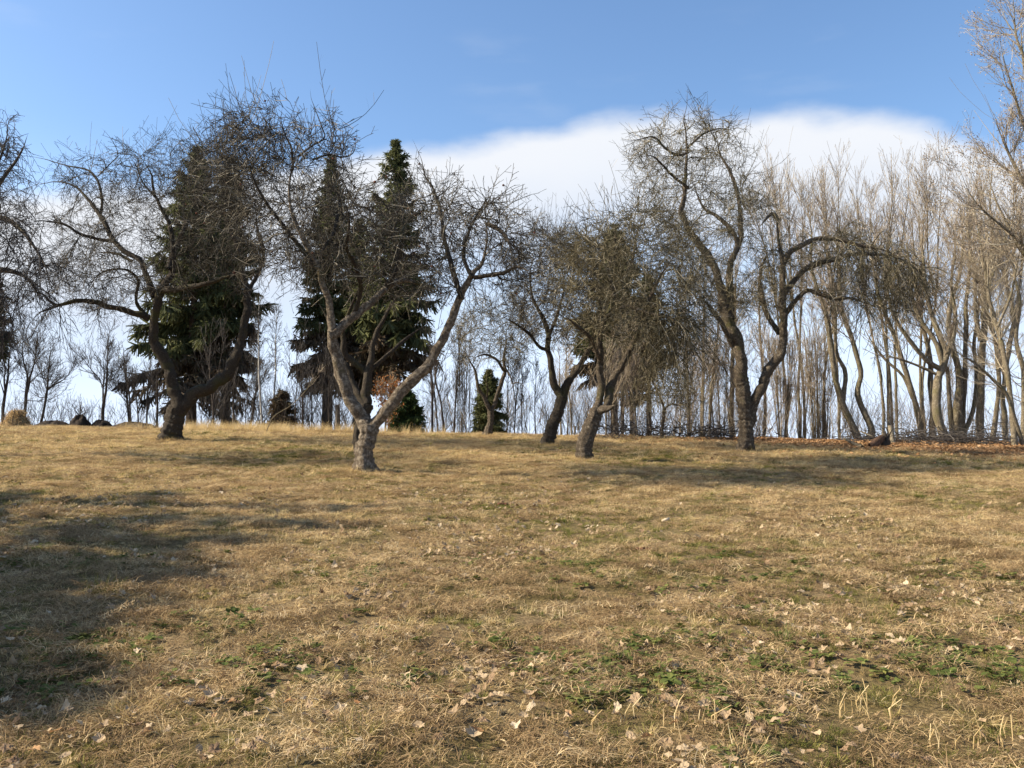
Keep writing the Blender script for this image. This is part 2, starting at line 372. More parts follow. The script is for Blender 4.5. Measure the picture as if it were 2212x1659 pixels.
def poly_sample(rng, poly, n):
    poly = np.asarray(poly, float); lo, hi = poly.min(0), poly.max(0); out = []
    tot = 0
    while tot < n:
        q = rng.uniform(lo, hi, (n * 3, 2)); x, y = q[:, 0], q[:, 1]; ins = np.zeros(len(q), bool)
        j = len(poly) - 1
        for i in range(len(poly)):
            xi, yi = poly[i]; xj, yj = poly[j]
            c = ((yi > y) != (yj > y)) & (x < (xj - xi) * (y - yi) / (yj - yi + 1e-12) + xi); ins ^= c; j = i
        out.append(q[ins]); tot += ins.sum()
    return np.concatenate(out)[:n]

ZO = {1: (0, 172.8, .2604), 2: (518.4, 172.8, .2604), 3: (1036.8, 172.8, .2604), 4: (1635.9, 172.8, .2604),
      5: (0, 576, .2604), 6: (518.4, 576, .2604), 7: (1036.8, 576, .2604), 8: (1635.9, 576, .2604),
      'a': (944.6, 737.3, .16667), 'b': (1313.3, 737.3, .16667), 'l': (0, 794.9, .16667), 'm': (368.6, 794.9, .16667), 0: (0, 0, 1)}
def Z(k, *pts):
    ox, oy, f = ZO[k]
    return [(ox + p[0] * f, oy + p[1] * f, p[2] * f) for p in pts]

def trace(pts, Y, d0, d1, step, rng, gnarl=0.25, root=None):
    """picture trace (x, y, width) -> world points + radius; the limb's distance runs from Y+d0 to Y+d1"""
    p = np.asarray(pts, float)
    s = np.concatenate([[0], np.cumsum(np.linalg.norm(np.diff(p[:, :2], axis=0), axis=1))]); s /= s[-1]
    Yd = Y + d0 + (d1 - d0) * s ** 1.25
    W = np.array([np.append(P(x, y, yd), w * 0.5 * yd / F) for (x, y, w), yd in zip(p, Yd)])
    if root is not None:
        W[0, :3] = root
        dv = W[1, :3] - W[0, :3]; low = W[0].copy(); low[:3] -= unit(dv) * 0.22; low[3] *= 1.12
        W[0, 3] *= 1.1
        W = np.concatenate([[low], W])
    q = resample(W, step)
    n = len(q); g = np.cumsum(rng.normal(size=(n, 3)), 0); g -= g[0] + (g[-1] - g[0]) * np.linspace(0, 1, n)[:, None]
    k = np.ones(3) / 3
    for c in range(3): g[:, c] = np.convolve(np.pad(g[:, c], 1, 'edge'), k, 'valid')
    q[:, :3] += g * (gnarl * q[:, 3:4] * 0.35)
    if root is None: q[:, 3] *= 0.95 * np.clip(1.25 - np.linspace(0, 1, n) ** 3, .25, 1)
    q[:, 3] *= 1 + 0.05 * np.sin(np.arange(n) * 1.7 + rng.uniform(0, 6)) + rng.normal(0, .03, n)
    return q
def limb_mesh(q, S, lump, rng, name, mat, root):
    rad = q[:, 3].copy(); rad[-1] *= 0.35
    V, Fq, _ = tubes(q[None, :, :3], rad[None], S, lump, rng)
    return mesh_np(name, V, Fq, mat, root, origin=root.location)
def skeleton(qs, rmin=0.0):
    sp = np.concatenate([q[:, :3] for q in qs]); st = np.concatenate([unit(np.gradient(q[:, :3], axis=0)) for q in qs]); sr = np.concatenate([q[:, 3] for q in qs])
    return sp, st, sr
def twig_mesh(root, sets, mat, rng, name='crown', tone_pow=1.0):
    ms = merge([tubes(p, r, S) if S > 2 else ribbons(p, r, unit(np.cross(p[:, -1] - p[:, 0], rng.normal(size=(len(p), 3))))) for p, r, S in sets])
    off = 0; tone = []
    for p, r, S in sets:
        tn = np.clip(rng.random(len(p)) ** tone_pow, 0, 1); tone.append(np.repeat(tn, p.shape[1] * S))
    o = mesh_np(name, ms[0], ms[1], mat, root, attrs={'tone': np.concatenate(tone)}, origin=root.location)
    o['kind'] = 'stuff'; return o

def apple_tree(label, base_px, trunk, limbs, crown, depth, n2, n3, n4, seed, bark='apple_bark', twig='apple_twig', off=(0, 0), sprouts=60, droop=-0.3, fruit=0, Y=None, cat='apple tree', group='old bare apple trees of the orchard', spur=1.0, pale=(), curtain=((), 0, 0)):
    n2, n3, n4 = int(n2 * 1.7), int(n3 * .82), int(n4 * .68)
    rng = np.random.default_rng(seed)
    if Y is None: base = on_ground(*base_px)
    else:
        b = P(base_px[0], base_px[1], Y); base = np.array([b[0], Y, float(ground_z(b[0], Y))])
    Yb = base[1]
    root = thing('apple_tree', label, cat, base, group)
    qs = [trace(trunk, Yb, 0, 0, 0.035, rng, 0.06, root=base)]
    limb_mesh(qs[0], 40, 0.04, rng, 'trunk', M[bark], root)
    for li, (pts, d0, d1) in enumerate(limbs):
        q = trace(pts, Yb, d0, d1, 0.07, rng, 0.4); qs.append(q)
        limb_mesh(q, 14, 0.07, rng, 'branch', M[bark if li in pale else 'apple_bark_dark_shaded' if bark != 'apple_bark' else bark], root)  # limbs up in the crown take the bark with shade in its colour
    sk = skeleton(qs[1:])
    cpoly = np.asarray(crown, float); cen = cpoly.mean(0)
    def targets(n, shrink=1.0):
        xy = poly_sample(rng, crown, n); xy = cen + (xy - cen) * shrink
        ext = np.abs(cpoly - cen).max(0); r2 = np.clip((((xy - cen) / ext) ** 2).sum(1), 0, 1)
        dy = off[0] + rng.uniform(-1, 1, n) * depth * np.sqrt(1.05 - 0.85 * r2)
        return np.array([P(x, y, Yb + d) for (x, y), d in zip(xy, dy)])
    T2 = targets(n2, 1.0)
    T2 = T2 + np.array([0, 0, 1.0]) * (rng.exponential(.10, n2) * (T2[:, 2] > np.median(T2[:, 2])))[:, None]
    P2, R2, sk2 = connect(rng, T2, *sk, 8, 0.08, droop, (.008, .011), .0055, 6)
    nc = max(14, n2 // 3); cl = targets(nc, .96)
    T3 = cl[rng.integers(0, nc, n3 // 2)] + rng.normal(0, .30, (n3 // 2, 3)) * [1, 1, .8]
    P3a, R3a, sk3 = connect(rng, T3, *sk2, 4, 0.09, droop * 0.6, (.0052, .0085), .0048, 4, reach=1.3)
    P3b, R3b = grow(rng, P2, R2, n3 // 2, (0.12, 1.0), 0.85, (48, 20), (0, 0, droop * .5), 0.12, 5, 0.85, .0048, .012, lmin=0.3)
    up5 = lambda A: np.stack([A[:, 0], A[:, 0] * .25 + A[:, 1] * .75, A[:, 1] * .5 + A[:, 2] * .5, A[:, 2] * .75 + A[:, 3] * .25, A[:, 3]], 1)
    P3, R3 = np.concatenate([up5(P3a), P3b]), np.concatenate([up5(R3a), R3b])
    P4, R4 = grow(rng, P3, R3, n4, (0.1, 1.0), 0.40 * spur, (50, 20), (0, 0, 0.06 + droop * .2), 0.08, 3, 0.9, .0038, .0065, lmin=0.2)
    Pb, Rb = grow(rng, P2, R2, n4 // 4, (0.1, 1.0), 0.5 * spur, (55, 22), (0, 0, 0.1), 0.08, 3, 0.8, .0038, .007, lmin=0.2)
    P5, R5 = grow(rng, P4, R4, int(n4 * .9), (0.15, 0.95), 0.15 * spur, (55, 22), (0, 0, 0.05), 0.0, 2, 0.95, .0036, .005, lmin=0.3)
    sets = [(P2, R2, 4), (P3a, R3a, 3), (P3b, R3b, 3), (P4, R4, 3), (Pb, Rb, 3), (P5, R5, 2)]
    if curtain[1]:
        qc = [qs[1 + i] for i in curtain[0]]
        Qc = np.stack([np.stack([np.interp(np.linspace(0, 1, 16), np.linspace(0, 1, len(q)), q[:, c]) for c in range(4)], 1) for q in qc])
        Pc, Rc = grow(rng, Qc[:, :, :3], Qc[:, :, 3], curtain[1], (curtain[2], 1.0), 1.5, (65, 22), (0, 0, -.75), .09, 8, .7, .0048, .014, lmin=.3)
        Pc2, Rc2 = grow(rng, Pc, Rc, curtain[1] * 7, (.08, 1), .6, (40, 18), (0, 0, -.45), .10, 4, .8, .0042, .008, lmin=.25)
        Pc3, Rc3 = grow(rng, Pc2, Rc2, curtain[1] * 16, (.1, 1), .24, (48, 20), (0, 0, -.1), 0, 2, .9, .0036, .006, lmin=.3)
        sets += [(Pc, Rc, 3), (Pc2, Rc2, 3), (Pc3, Rc3, 2)]
    if sprouts:
        hi = P2[np.argsort(-P2[:, -1, 2])[:max(12, n2 // 3)]]
        Ps, Rs = grow(rng, hi, np.full(hi.shape[:2], .014), int(sprouts * 1.6), (0.4, 1.0), 1.2, (42, 22), (0, 0, 0.65), 0.10, 6, 0.6, .0034, .008, lmin=0.25)
        Pss, Rss = grow(rng, Ps, Rs, sprouts * 5, (0.1, .95), 0.22, (50, 15), (0, 0, .2), 0.0, 2, 0.7, .0032, .005)
        sets += [(Ps, Rs, 3), (Pss, Rss, 2)]
    twig_mesh(root, sets, M[twig], rng, tone_pow=1.25)
    if fruit:
        c = P4[rng.choice(len(P4), fruit), -1]
        ico = ball(1); V = (c[:, None] + ico[0][None] * rng.uniform(.016, .026, (fruit, 1, 1)) - np.array([0, 0, .02])).reshape(-1, 3)
        Fq = (ico[1][None] + np.arange(fruit)[:, None, None] * len(ico[0])).reshape(-1, 3)
        o = mesh_np('withered_fruit', V, Fq, M['rot'], root, origin=base); o['kind'] = 'stuff'
    return root, qs
def ball(sub):
    import bmesh
    bm = bmesh.new(); bmesh.ops.create_icosphere(bm, subdivisions=sub, radius=1)
    bm.verts.ensure_lookup_table()
    V = np.array([v.co[:] for v in bm.verts]); Fq = np.array([[v.index for v in f.verts] for f in bm.faces]); bm.free()
    return V, Fq

# ------------------------------------------------------------------ the apple trees of the orchard
def build_apples():
    # front tree, forked low into three limbs
    apple_tree('big apple tree whose pale trunk forks low into a wide V, nearest of all', (790, 1018),
        Z(6, (1030, 1690, 165), (1040, 1540, 142), (1070, 1400, 150), (1075, 1300, 165)),
        [(Z(6, (1080, 1380, 130), (1030, 1310, 128), (960, 1230, 122), (900, 1140, 115), (850, 1040, 110), (810, 930, 105), (780, 800, 98), (745, 690, 92), (730, 590, 85), (720, 490, 74), (710, 380, 66), (690, 260, 60), (660, 140, 55), (630, 20, 50), (590, -50, 46), (500, -250, 40), (420, -450, 36), (400, -650, 32), (440, -850, 26), (480, -990, 20), (560, -1050, 14)), 0, -.6),
         (Z(6, (620, 0, 44), (540, -110, 40), (400, -300, 34), (250, -500, 28), (130, -700, 22), (60, -900, 15), (0, -990, 9)), -.3, -1.6),
         (Z(6, (640, -10, 40), (700, -150, 34), (780, -300, 30), (830, -550, 24), (880, -700, 15)), -.3, 1.6),
         (Z(2, (440, 700, 24), (430, 560, 18), (380, 460, 12), (340, 330, 8), (350, 230, 5)), -.5, -.7),
         (Z(2, (480, 640, 22), (600, 545, 14), (700, 480, 12), (680, 390, 10), (620, 230, 7), (590, 150, 5), (583, 70, 3)), -.5, -.2),
         (Z(2, (600, 660, 18), (740, 620, 16), (850, 640, 14), (940, 600, 10), (965, 480, 6), (970, 410, 4)), -.5, 0),
         (Z(6, (740, 570, 85), (780, 550, 82), (840, 470, 76), (930, 400, 72), (1020, 340, 70), (1120, 260, 64), (1220, 180, 56), (1320, 120, 46), (1450, 140, 34), (1600, 215, 26), (1700, 250, 18)), -.2, 1.5),
         (Z(6, (1200, 190, 50), (1280, 40, 42), (1300, -100, 38), (1340, -350, 32), (1320, -600, 24), (1260, -760, 14)), .5, 1.2),
         (Z(6, (950, 380, 46), (1000, 200, 40), (960, 20, 36), (880, -150, 30), (900, -380, 24), (860, -560, 14)), .1, -1.8),
         (Z(6, (1060, 1380, 120), (1110, 1320, 112), (1190, 1230, 106), (1280, 1130, 102), (1370, 1020, 100), (1460, 930, 92), (1560, 840, 86), (1640, 730, 82), (1720, 620, 80), (1780, 490, 74), (1810, 370, 70), (1850, 260, 64), (1900, 150, 60), (1960, 50, 50), (2020, 0, 46), (2060, -150, 40), (2050, -350, 34), (2010, -380, 20)), 0, -.9),
         (Z(2, (2055, 1190, 38), (2150, 1240, 34), (2210, 1310, 28), (2260, 1400, 18)), -.8, -1.5),
         (Z(6, (1950, 90, 44), (2060, 75, 38), (2180, 60, 32), (2300, 0, 24), (2420, 50, 14)), -.7, -1.8),
         (Z(6, (1840, 270, 50), (1760, 0, 40), (1690, -250, 34), (1660, -480, 28), (1600, -650, 20), (1540, -750, 13), (1500, -900, 8), (1430, -1060, 4)), -.6, .8),
         (Z(6, (1930, 90, 40), (1850, -100, 34), (1900, -300, 26), (2000, -480, 18), (2080, -560, 10)), -.7, .9)],
        [(440, 360), (470, 270), (560, 262), (640, 262), (690, 285), (760, 318), (765, 345), (740, 380), (790, 420), (860, 430), (900, 375), (950, 385), (1010, 430), (1090, 440), (1140, 490), (1150, 560), (1130, 620), (1060, 640), (1000, 620), (960, 640), (880, 625), (790, 610), (720, 590), (650, 610), (560, 590), (500, 520), (430, 440)],
        2.3, 210, 3000, 8500, 11, fruit=70, sprouts=70, bark='apple_bark_pale', pale=(0, 6, 9))
    # second tree on the left
    apple_tree('dark leaning apple tree with one long crooked limb reaching out over the earth mounds', (368, 950),
        Z(5, (1405, 1455, 172), (1430, 1350, 155), (1450, 1260, 150), (1480, 1160, 150)),
        [(Z(5, (1480, 1200, 125), (1470, 1080, 114), (1420, 960, 106), (1390, 840, 98), (1330, 730, 90), (1270, 610, 82), (1235, 490, 80), (1240, 370, 76), (1275, 230, 72), (1330, 140, 62), (1400, 20, 54), (1420, -150, 46), (1400, -350, 40), (1330, -500, 36), (1280, -590, 34), (1220, -650, 28), (1170, -720, 22), (1120, -850, 16), (1060, -930, 10)), 0, -.8),
         (Z(5, (1235, 430, 66), (1100, 390, 57), (1000, 350, 50), (900, 335, 46), (780, 300, 41), (640, 290, 38), (560, 310, 34), (480, 325, 32), (420, 290, 28), (370, 240, 22), (320, 220, 18), (200, 200, 12), (110, 230, 8)), 0, -1.6),
         (Z(5, (480, 325, 22), (400, 355, 14), (310, 385, 9)), -1.4, -1.8),
         (Z(5, (1270, 250, 60), (1200, 60, 46), (1150, -60, 44), (1060, -120, 44), (940, -220, 42), (880, -360, 38), (800, -460, 34), (700, -580, 28), (620, -660, 24), (540, -690, 20), (420, -700, 15), (330, -680, 9)), -.2, .9),
         (Z(1, (835, 1110, 26), (850, 1000, 22), (830, 880, 20), (790, 800, 18), (720, 745, 15), (600, 725, 13), (500, 700, 10), (380, 660, 8), (240, 630, 5)), .5, 1.3),
         (Z(1, (810, 800, 10), (920, 690, 9), (980, 620, 7), (930, 500, 5), (845, 400, 3)), .7, .9),
         (Z(1, (940, 1340, 34), (850, 1330, 30), (720, 1300, 28), (640, 1270, 24), (560, 1210, 22), (440, 1180, 17), (330, 1170, 12), (200, 1190, 7)), .2, -.9),
         (Z(1, (1090, 1500, 26), (960, 1430, 22), (800, 1430, 14)), 0, .9),
         (Z(5, (1235, 420, 40), (1130, 300, 30), (1150, 120, 26), (1050, 30, 20), (900, 30, 14), (800, 80, 11), (750, 150, 9), (700, 220, 6), (660, 275, 4)), 0, -1.2),
         (Z(5, (1480, 1190, 130), (1600, 1090, 120), (1720, 1000, 106), (1850, 910, 96), (1930, 800, 86), (1960, 690, 78), (1980, 560, 72), (2020, 420, 70), (2030, 300, 60), (2020, 200, 52), (2000, 60, 46), (1960, -150, 38), (1870, -350, 30), (1840, -560, 20), (1900, -700, 12)), 0, .8),
         (Z(5, (1310, 200, 56), (1400, 195, 54), (1480, 180, 50), (1620, 140, 44), (1760, 90, 36), (1900, 60, 26), (2050, 70, 16)), -.3, -2.0),
         (Z(5, (1400, 20, 44), (1560, -400, 38), (1700, -650, 28), (1760, -830, 20), (1700, -930, 12)), -.5, 1.2),
         (Z(5, (2015, 300, 44), (2120, 100, 36), (2180, -120, 28), (2120, -380, 20), (2170, -560, 12)), .5, 1.7),
         (Z(1, (1280, 960, 24), (1260, 850, 22), (1250, 780, 15), (1180, 660, 8)), -.7, -1.2)],
        [(95, 390), (150, 345), (215, 350), (270, 325), (330, 325), (390, 300), (450, 290), (510, 310), (560, 360), (590, 460), (580, 560), (545, 640), (500, 640), (440, 610), (380, 640), (320, 660), (290, 700), (245, 680), (190, 690), (165, 640), (110, 640), (80, 560), (160, 520), (110, 480), (200, 430)],
        2.5, 270, 3500, 10000, 12, bark='apple_bark_dark_shaded', twig='apple_twig', sprouts=60, curtain=((1, 3, 6, 8), 50, .3))
    # behind the front tree
    apple_tree('dark apple tree standing close behind the pale V-forked trunk, mostly hidden by it', (777, 976),
        Z(6, (970, 1530, 80), (975, 1400, 85), (1010, 1280, 105), (1045, 1130, 110)),
        [(Z(6, (1040, 1150, 80), (990, 1060, 74), (930, 950, 66), (870, 850, 60), (810, 770, 52), (790, 650, 38), (740, 480, 30), (650, 300, 22)), 0, .9),
         (Z(6, (1050, 1140, 95), (1060, 1050, 88), (1075, 900, 80), (1100, 760, 56), (1120, 600, 44), (1200, 420, 34), (1300, 250, 24), (1380, 50, 14)), 0, .3),
         (Z(6, (1070, 930, 60), (1030, 855, 54), (940, 790, 50), (880, 720, 48), (860, 620, 44), (850, 530, 40), (900, 380, 30), (1000, 150, 20), (1050, -50, 12)), .1, -.8),
         (Z(6, (1080, 860, 40), (1250, 700, 32), (1420, 560, 24), (1560, 480, 14)), .1, 1.2)],
        [(600, 470), (700, 420), (850, 420), (960, 470), (990, 560), (960, 640), (900, 660), (800, 640), (700, 650), (620, 600)],
        1.6, 90, 900, 2200, 13, bark='apple_bark_dark_shaded', sprouts=0)
    # leaning tree in the middle
    apple_tree('dark apple tree leaning right with a plain two-way fork, behind the stump-scarred leaning trunk', (1183, 962),
        Z(7, (555, 1485, 98), (600, 1330, 96), (650, 1200, 92), (685, 1070, 95)),
        [(Z(7, (680, 1090, 75), (640, 1010, 66), (600, 930, 62), (580, 800, 56), (560, 670, 50), (560, 560, 42), (520, 420, 34), (440, 250, 26), (420, 50, 18), (460, -150, 10)), 0, -.7),
         (Z(7, (690, 1080, 78), (720, 1010, 70), (760, 920, 64), (840, 800, 54), (900, 680, 42), (960, 520, 34), (1000, 300, 26), (960, 50, 18)), 0, .7),
         (Z(7, (570, 700, 36), (480, 660, 30), (400, 560, 26), (300, 480, 20), (200, 420, 12)), -.4, -1.4),
         (Z(7, (560, 600, 30), (640, 420, 26), (700, 200, 20), (680, 0, 12)), -.4, 1.2)],
        [(1085, 640), (1100, 560), (1150, 500), (1230, 490), (1290, 530), (1320, 620), (1310, 700), (1260, 740), (1230, 720), (1180, 740), (1150, 730), (1120, 720)],
        1.9, 150, 2200, 6500, 14, bark='apple_bark_dark_shaded', sprouts=80, twig='apple_twig')
    # scarred leaning trunk
    apple_tree('leaning apple tree with swollen trunk, a cut knob on top and broken side limb', (1262, 992),
        Z(7, (855, 1605, 118), (870, 1480, 120), (910, 1340, 126), (950, 1230, 112), (960, 1160, 95), (945, 1140, 60)),
        [(Z(7, (960, 1200, 70), (995, 1130, 70), (1003, 1000, 66), (1000, 850, 60), (1005, 700, 55), (990, 600, 50), (1040, 430, 42), (1100, 250, 36), (1060, 50, 28), (1120, -200, 20), (1100, -400, 12)), 0, -.6),
         (Z(7, (950, 1230, 80), (1000, 1190, 66), (1070, 1168, 54), (1112, 1150, 44), (1122, 1146, 40)), 0, -.4),
         (Z(7, (1040, 1170, 60), (1075, 1130, 72), (1100, 1040, 72), (1130, 930, 70), (1190, 820, 65), (1240, 700, 56), (1300, 600, 46), (1400, 500, 40), (1560, 440, 30), (1660, 470, 20), (1800, 600, 10)), -.1, .8),
         (Z(7, (1250, 690, 44), (1330, 450, 36), (1420, 250, 30), (1520, 60, 22), (1620, -100, 12)), .1, -1.0),
         (Z(7, (1000, 780, 40), (920, 600, 34), (800, 480, 26), (700, 400, 16)), -.2, -1.3),
         (Z(7, (1040, 420, 36), (1200, 330, 30), (1420, 390, 26), (1560, 420, 20), (1680, 480, 12)), -.4, -1.6),
         (Z(7, (1100, 200, 30), (1250, 0, 24), (1300, -250, 18), (1360, -420, 10)), -.4, .9)],
        [(1200, 640), (1215, 560), (1270, 500), (1330, 480), (1380, 440), (1440, 450), (1500, 520), (1540, 600), (1545, 680), (1520, 740), (1470, 770), (1420, 745), (1370, 740), (1330, 715), (1280, 720), (1230, 700)],
        2.1, 170, 2600, 8500, 15, twig='apple_twig_mossy', sprouts=110, droop=-0.5, curtain=((2, 3, 5), 90, .45))
    # tall right tree with hanging crown
    apple_tree('tall apple tree with domed top and long limb arching towards the wood', (1612, 976),
        Z(0, (1613, 976, 36), (1611, 930, 31), (1608, 885, 31), (1602, 830, 31), (1599, 790, 30)),
        [(Z(0, (1603, 840, 26), (1597, 775, 27), (1588, 720, 25), (1578, 680, 23), (1575, 650, 21), (1560, 600, 19), (1540, 560, 17), (1510, 520, 15), (1490, 485, 14), (1480, 465, 13)) + Z(3, (1720, 1000, 40), (1730, 850, 34), (1730, 700, 30), (1730, 560, 26), (1720, 450, 22), (1700, 330, 14), (1720, 200, 8), (1722, 70, 4)), 0, -.7),
         (Z(0, (1580, 690, 18), (1577, 640, 17)) + Z(3, (2080, 1590, 60), (2110, 1480, 58), (2140, 1390, 46), (2110, 1300, 40), (2060, 1220, 36), (1970, 1130, 34), (1870, 1070, 30), (1800, 950, 22), (1760, 800, 12)), -.2, 1.3),
         (Z(3, (2140, 1390, 44), (2170, 1290, 46), (2170, 1150, 40), (2150, 950, 34), (2080, 750, 26), (1980, 560, 18), (2060, 420, 10)), .3, 1.8),
         (Z(3, (1730, 600, 22), (1640, 620, 22), (1540, 560, 20), (1450, 470, 16), (1330, 490, 12), (1200, 510, 7)), -.6, -1.4),
         (Z(3, (1725, 560, 20), (1840, 460, 18), (1950, 410, 14), (2060, 410, 10), (2130, 430, 5)), -.6, .6),
         (Z(3, (1730, 900, 26), (1580, 780, 22), (1440, 640, 16), (1330, 640, 9)), -.5, -1.9),
         (Z(0, (1617, 915, 26), (1626, 880, 24), (1650, 815, 22), (1664, 785, 21), (1676, 745, 19), (1684, 700, 18), (1688, 650, 17), (1690, 610, 15), (1688, 560, 14), (1682, 530, 13), (1681, 500, 12), (1680, 472, 12)), 0, -.5),
         (Z(0, (1680, 476, 11), (1670, 462, 8), (1656, 472, 6), (1642, 488, 4)), -.5, -.9),
         (Z(0, (1686, 590, 13), (1700, 555, 13), (1740, 528, 12), (1770, 519, 11), (1797, 519, 10), (1823, 524, 9), (1857, 533, 7), (1896, 538, 6), (1940, 556, 5), (1975, 590, 3)), -.4, -1.3),
         (Z(0, (1690, 640, 14), (1722, 595, 13), (1761, 567, 13), (1797, 553, 12), (1834, 545, 10), (1870, 546, 8), (1925, 552, 6), (1975, 578, 5), (1990, 610, 3)), -.3, .6),
         (Z(0, (1688, 690, 13), (1735, 632, 10), (1766, 636, 9), (1803, 645, 8), (1839, 645, 7), (1871, 655, 5), (1900, 665, 3)), -.2, -1.2),
         (Z(0, (1592, 760, 14), (1560, 700, 11), (1530, 660, 9), (1500, 640, 6)), 0, -1.4),
         (Z(0, (1684, 720, 13), (1650, 660, 11), (1640, 600, 9), (1660, 540, 6)), -.1, 1.4)],
        [(1370, 330), (1400, 290), (1450, 245), (1490, 225), (1540, 250), (1590, 280), (1610, 330), (1640, 420), (1690, 470), (1700, 520), (1790, 508), (1880, 510), (1960, 545), (2005, 590), (2010, 640), (1970, 680), (1900, 672), (1840, 620), (1790, 600), (1740, 640), (1700, 660), (1660, 690), (1620, 690), (1560, 660), (1500, 650), (1440, 600), (1420, 520), (1390, 430)],
        2.3, 260, 3300, 9000, 16, twig='apple_twig_mossy', sprouts=80, droop=-0.6, curtain=((8, 9, 10), 120, .42))
    # far small trees
    apple_tree('small far apple tree with a pale Y trunk in front of a young spruce', (1054, 940),
        Z('a', (650, 1228, 92), (690, 1050, 76), (690, 900, 86)),
        [(Z('a', (690, 920, 66), (640, 800, 58), (600, 700, 52), (530, 620, 46), (510, 500, 40), (490, 390, 34), (420, 250, 26), (350, 100, 16)), 0, -.6),
         (Z('a', (695, 910, 68), (730, 830, 60), (770, 700, 58), (820, 560, 62), (850, 450, 56), (870, 350, 46), (860, 200, 36), (900, 0, 24), (860, -150, 14)), 0, .5),
         (Z('a', (640, 760, 24), (655, 620, 20), (630, 500, 15)), 0, -.4),
         (Z('a', (860, 380, 40), (760, 240, 34), (620, 180, 28), (450, 220, 18)), .2, -1.2),
         (Z('a', (870, 330, 34), (960, 480, 22), (970, 550, 17), (1040, 530, 14), (1110, 570, 11), (1170, 640, 8)), .2, -.6)],
        [(980, 760), (990, 700), (1030, 660), (1090, 650), (1140, 670), (1160, 720), (1130, 770), (1090, 790), (1060, 775), (1020, 790)],
        1.5, 80, 900, 2200, 17, twig='apple_twig_mossy', sprouts=40)
    apple_tree('little umbrella-shaped apple tree with a thin crooked trunk by the fence posts', (1428, 947),
        Z('b', (668, 1280, 48), (700, 1150, 46), (715, 1000, 42), (735, 890, 42)),
        [(Z('b', (730, 910, 34), (700, 800, 34), (660, 700, 30), (620, 600, 27), (570, 510, 22), (500, 430, 12)), 0, -.6),
         (Z('b', (735, 900, 32), (765, 838, 26), (830, 810, 25), (930, 822, 22), (990, 790, 16), (1080, 740, 9)), 0, .3),
         (Z('b', (780, 830, 18), (790, 700, 15), (850, 560, 11), (900, 450, 7)), .1, .8)],
        [(1375, 860), (1385, 820), (1420, 795), (1460, 795), (1495, 830), (1500, 870), (1470, 880), (1430, 850), (1400, 875)],
        1.2, 60, 600, 1500, 18, twig='apple_twig_mossy', sprouts=20)
    # tree whose trunk stands outside the frame, twigs hanging in
    apple_tree('apple tree showing only drooping twigs at the picture edge, against the cloud', (-150, 985),
        Z(0, (-150, 985, 46), (-140, 900, 42), (-130, 820, 44)),
        [(Z(0, (-132, 830, 36), (-100, 740, 30), (-80, 640, 26), (-60, 520, 22), (-30, 420, 16), (0, 340, 9), (15, 290, 6), (12, 255, 3)), 0, -.5),
         (Z(0, (-70, 560, 20), (-30, 480, 16), (10, 470, 12), (50, 500, 9), (90, 560, 6), (110, 620, 3)), -.3, -1.2),
         (Z(0, (-90, 680, 20), (-30, 600, 16), (10, 580, 12), (60, 600, 8), (90, 650, 4)), -.2, .8),
         (Z(0, (-135, 810, 30), (-180, 700, 26), (-230, 600, 20), (-280, 500, 12)), 0, .5),
         (Z(0, (-30, 430, 11), (10, 380, 8), (45, 330, 5), (60, 290, 2)), -.4, -.3)],
        [(-320, 500), (-250, 380), (-120, 300), (-20, 290), (30, 330), (30, 420), (70, 470), (115, 560), (110, 640), (60, 690), (-40, 720), (-200, 700)],
        2.3, 130, 1700, 4500, 19, twig='dark_twig', sprouts=50, droop=-0.8, curtain=((0, 1, 2), 42, .4))
build_apples()

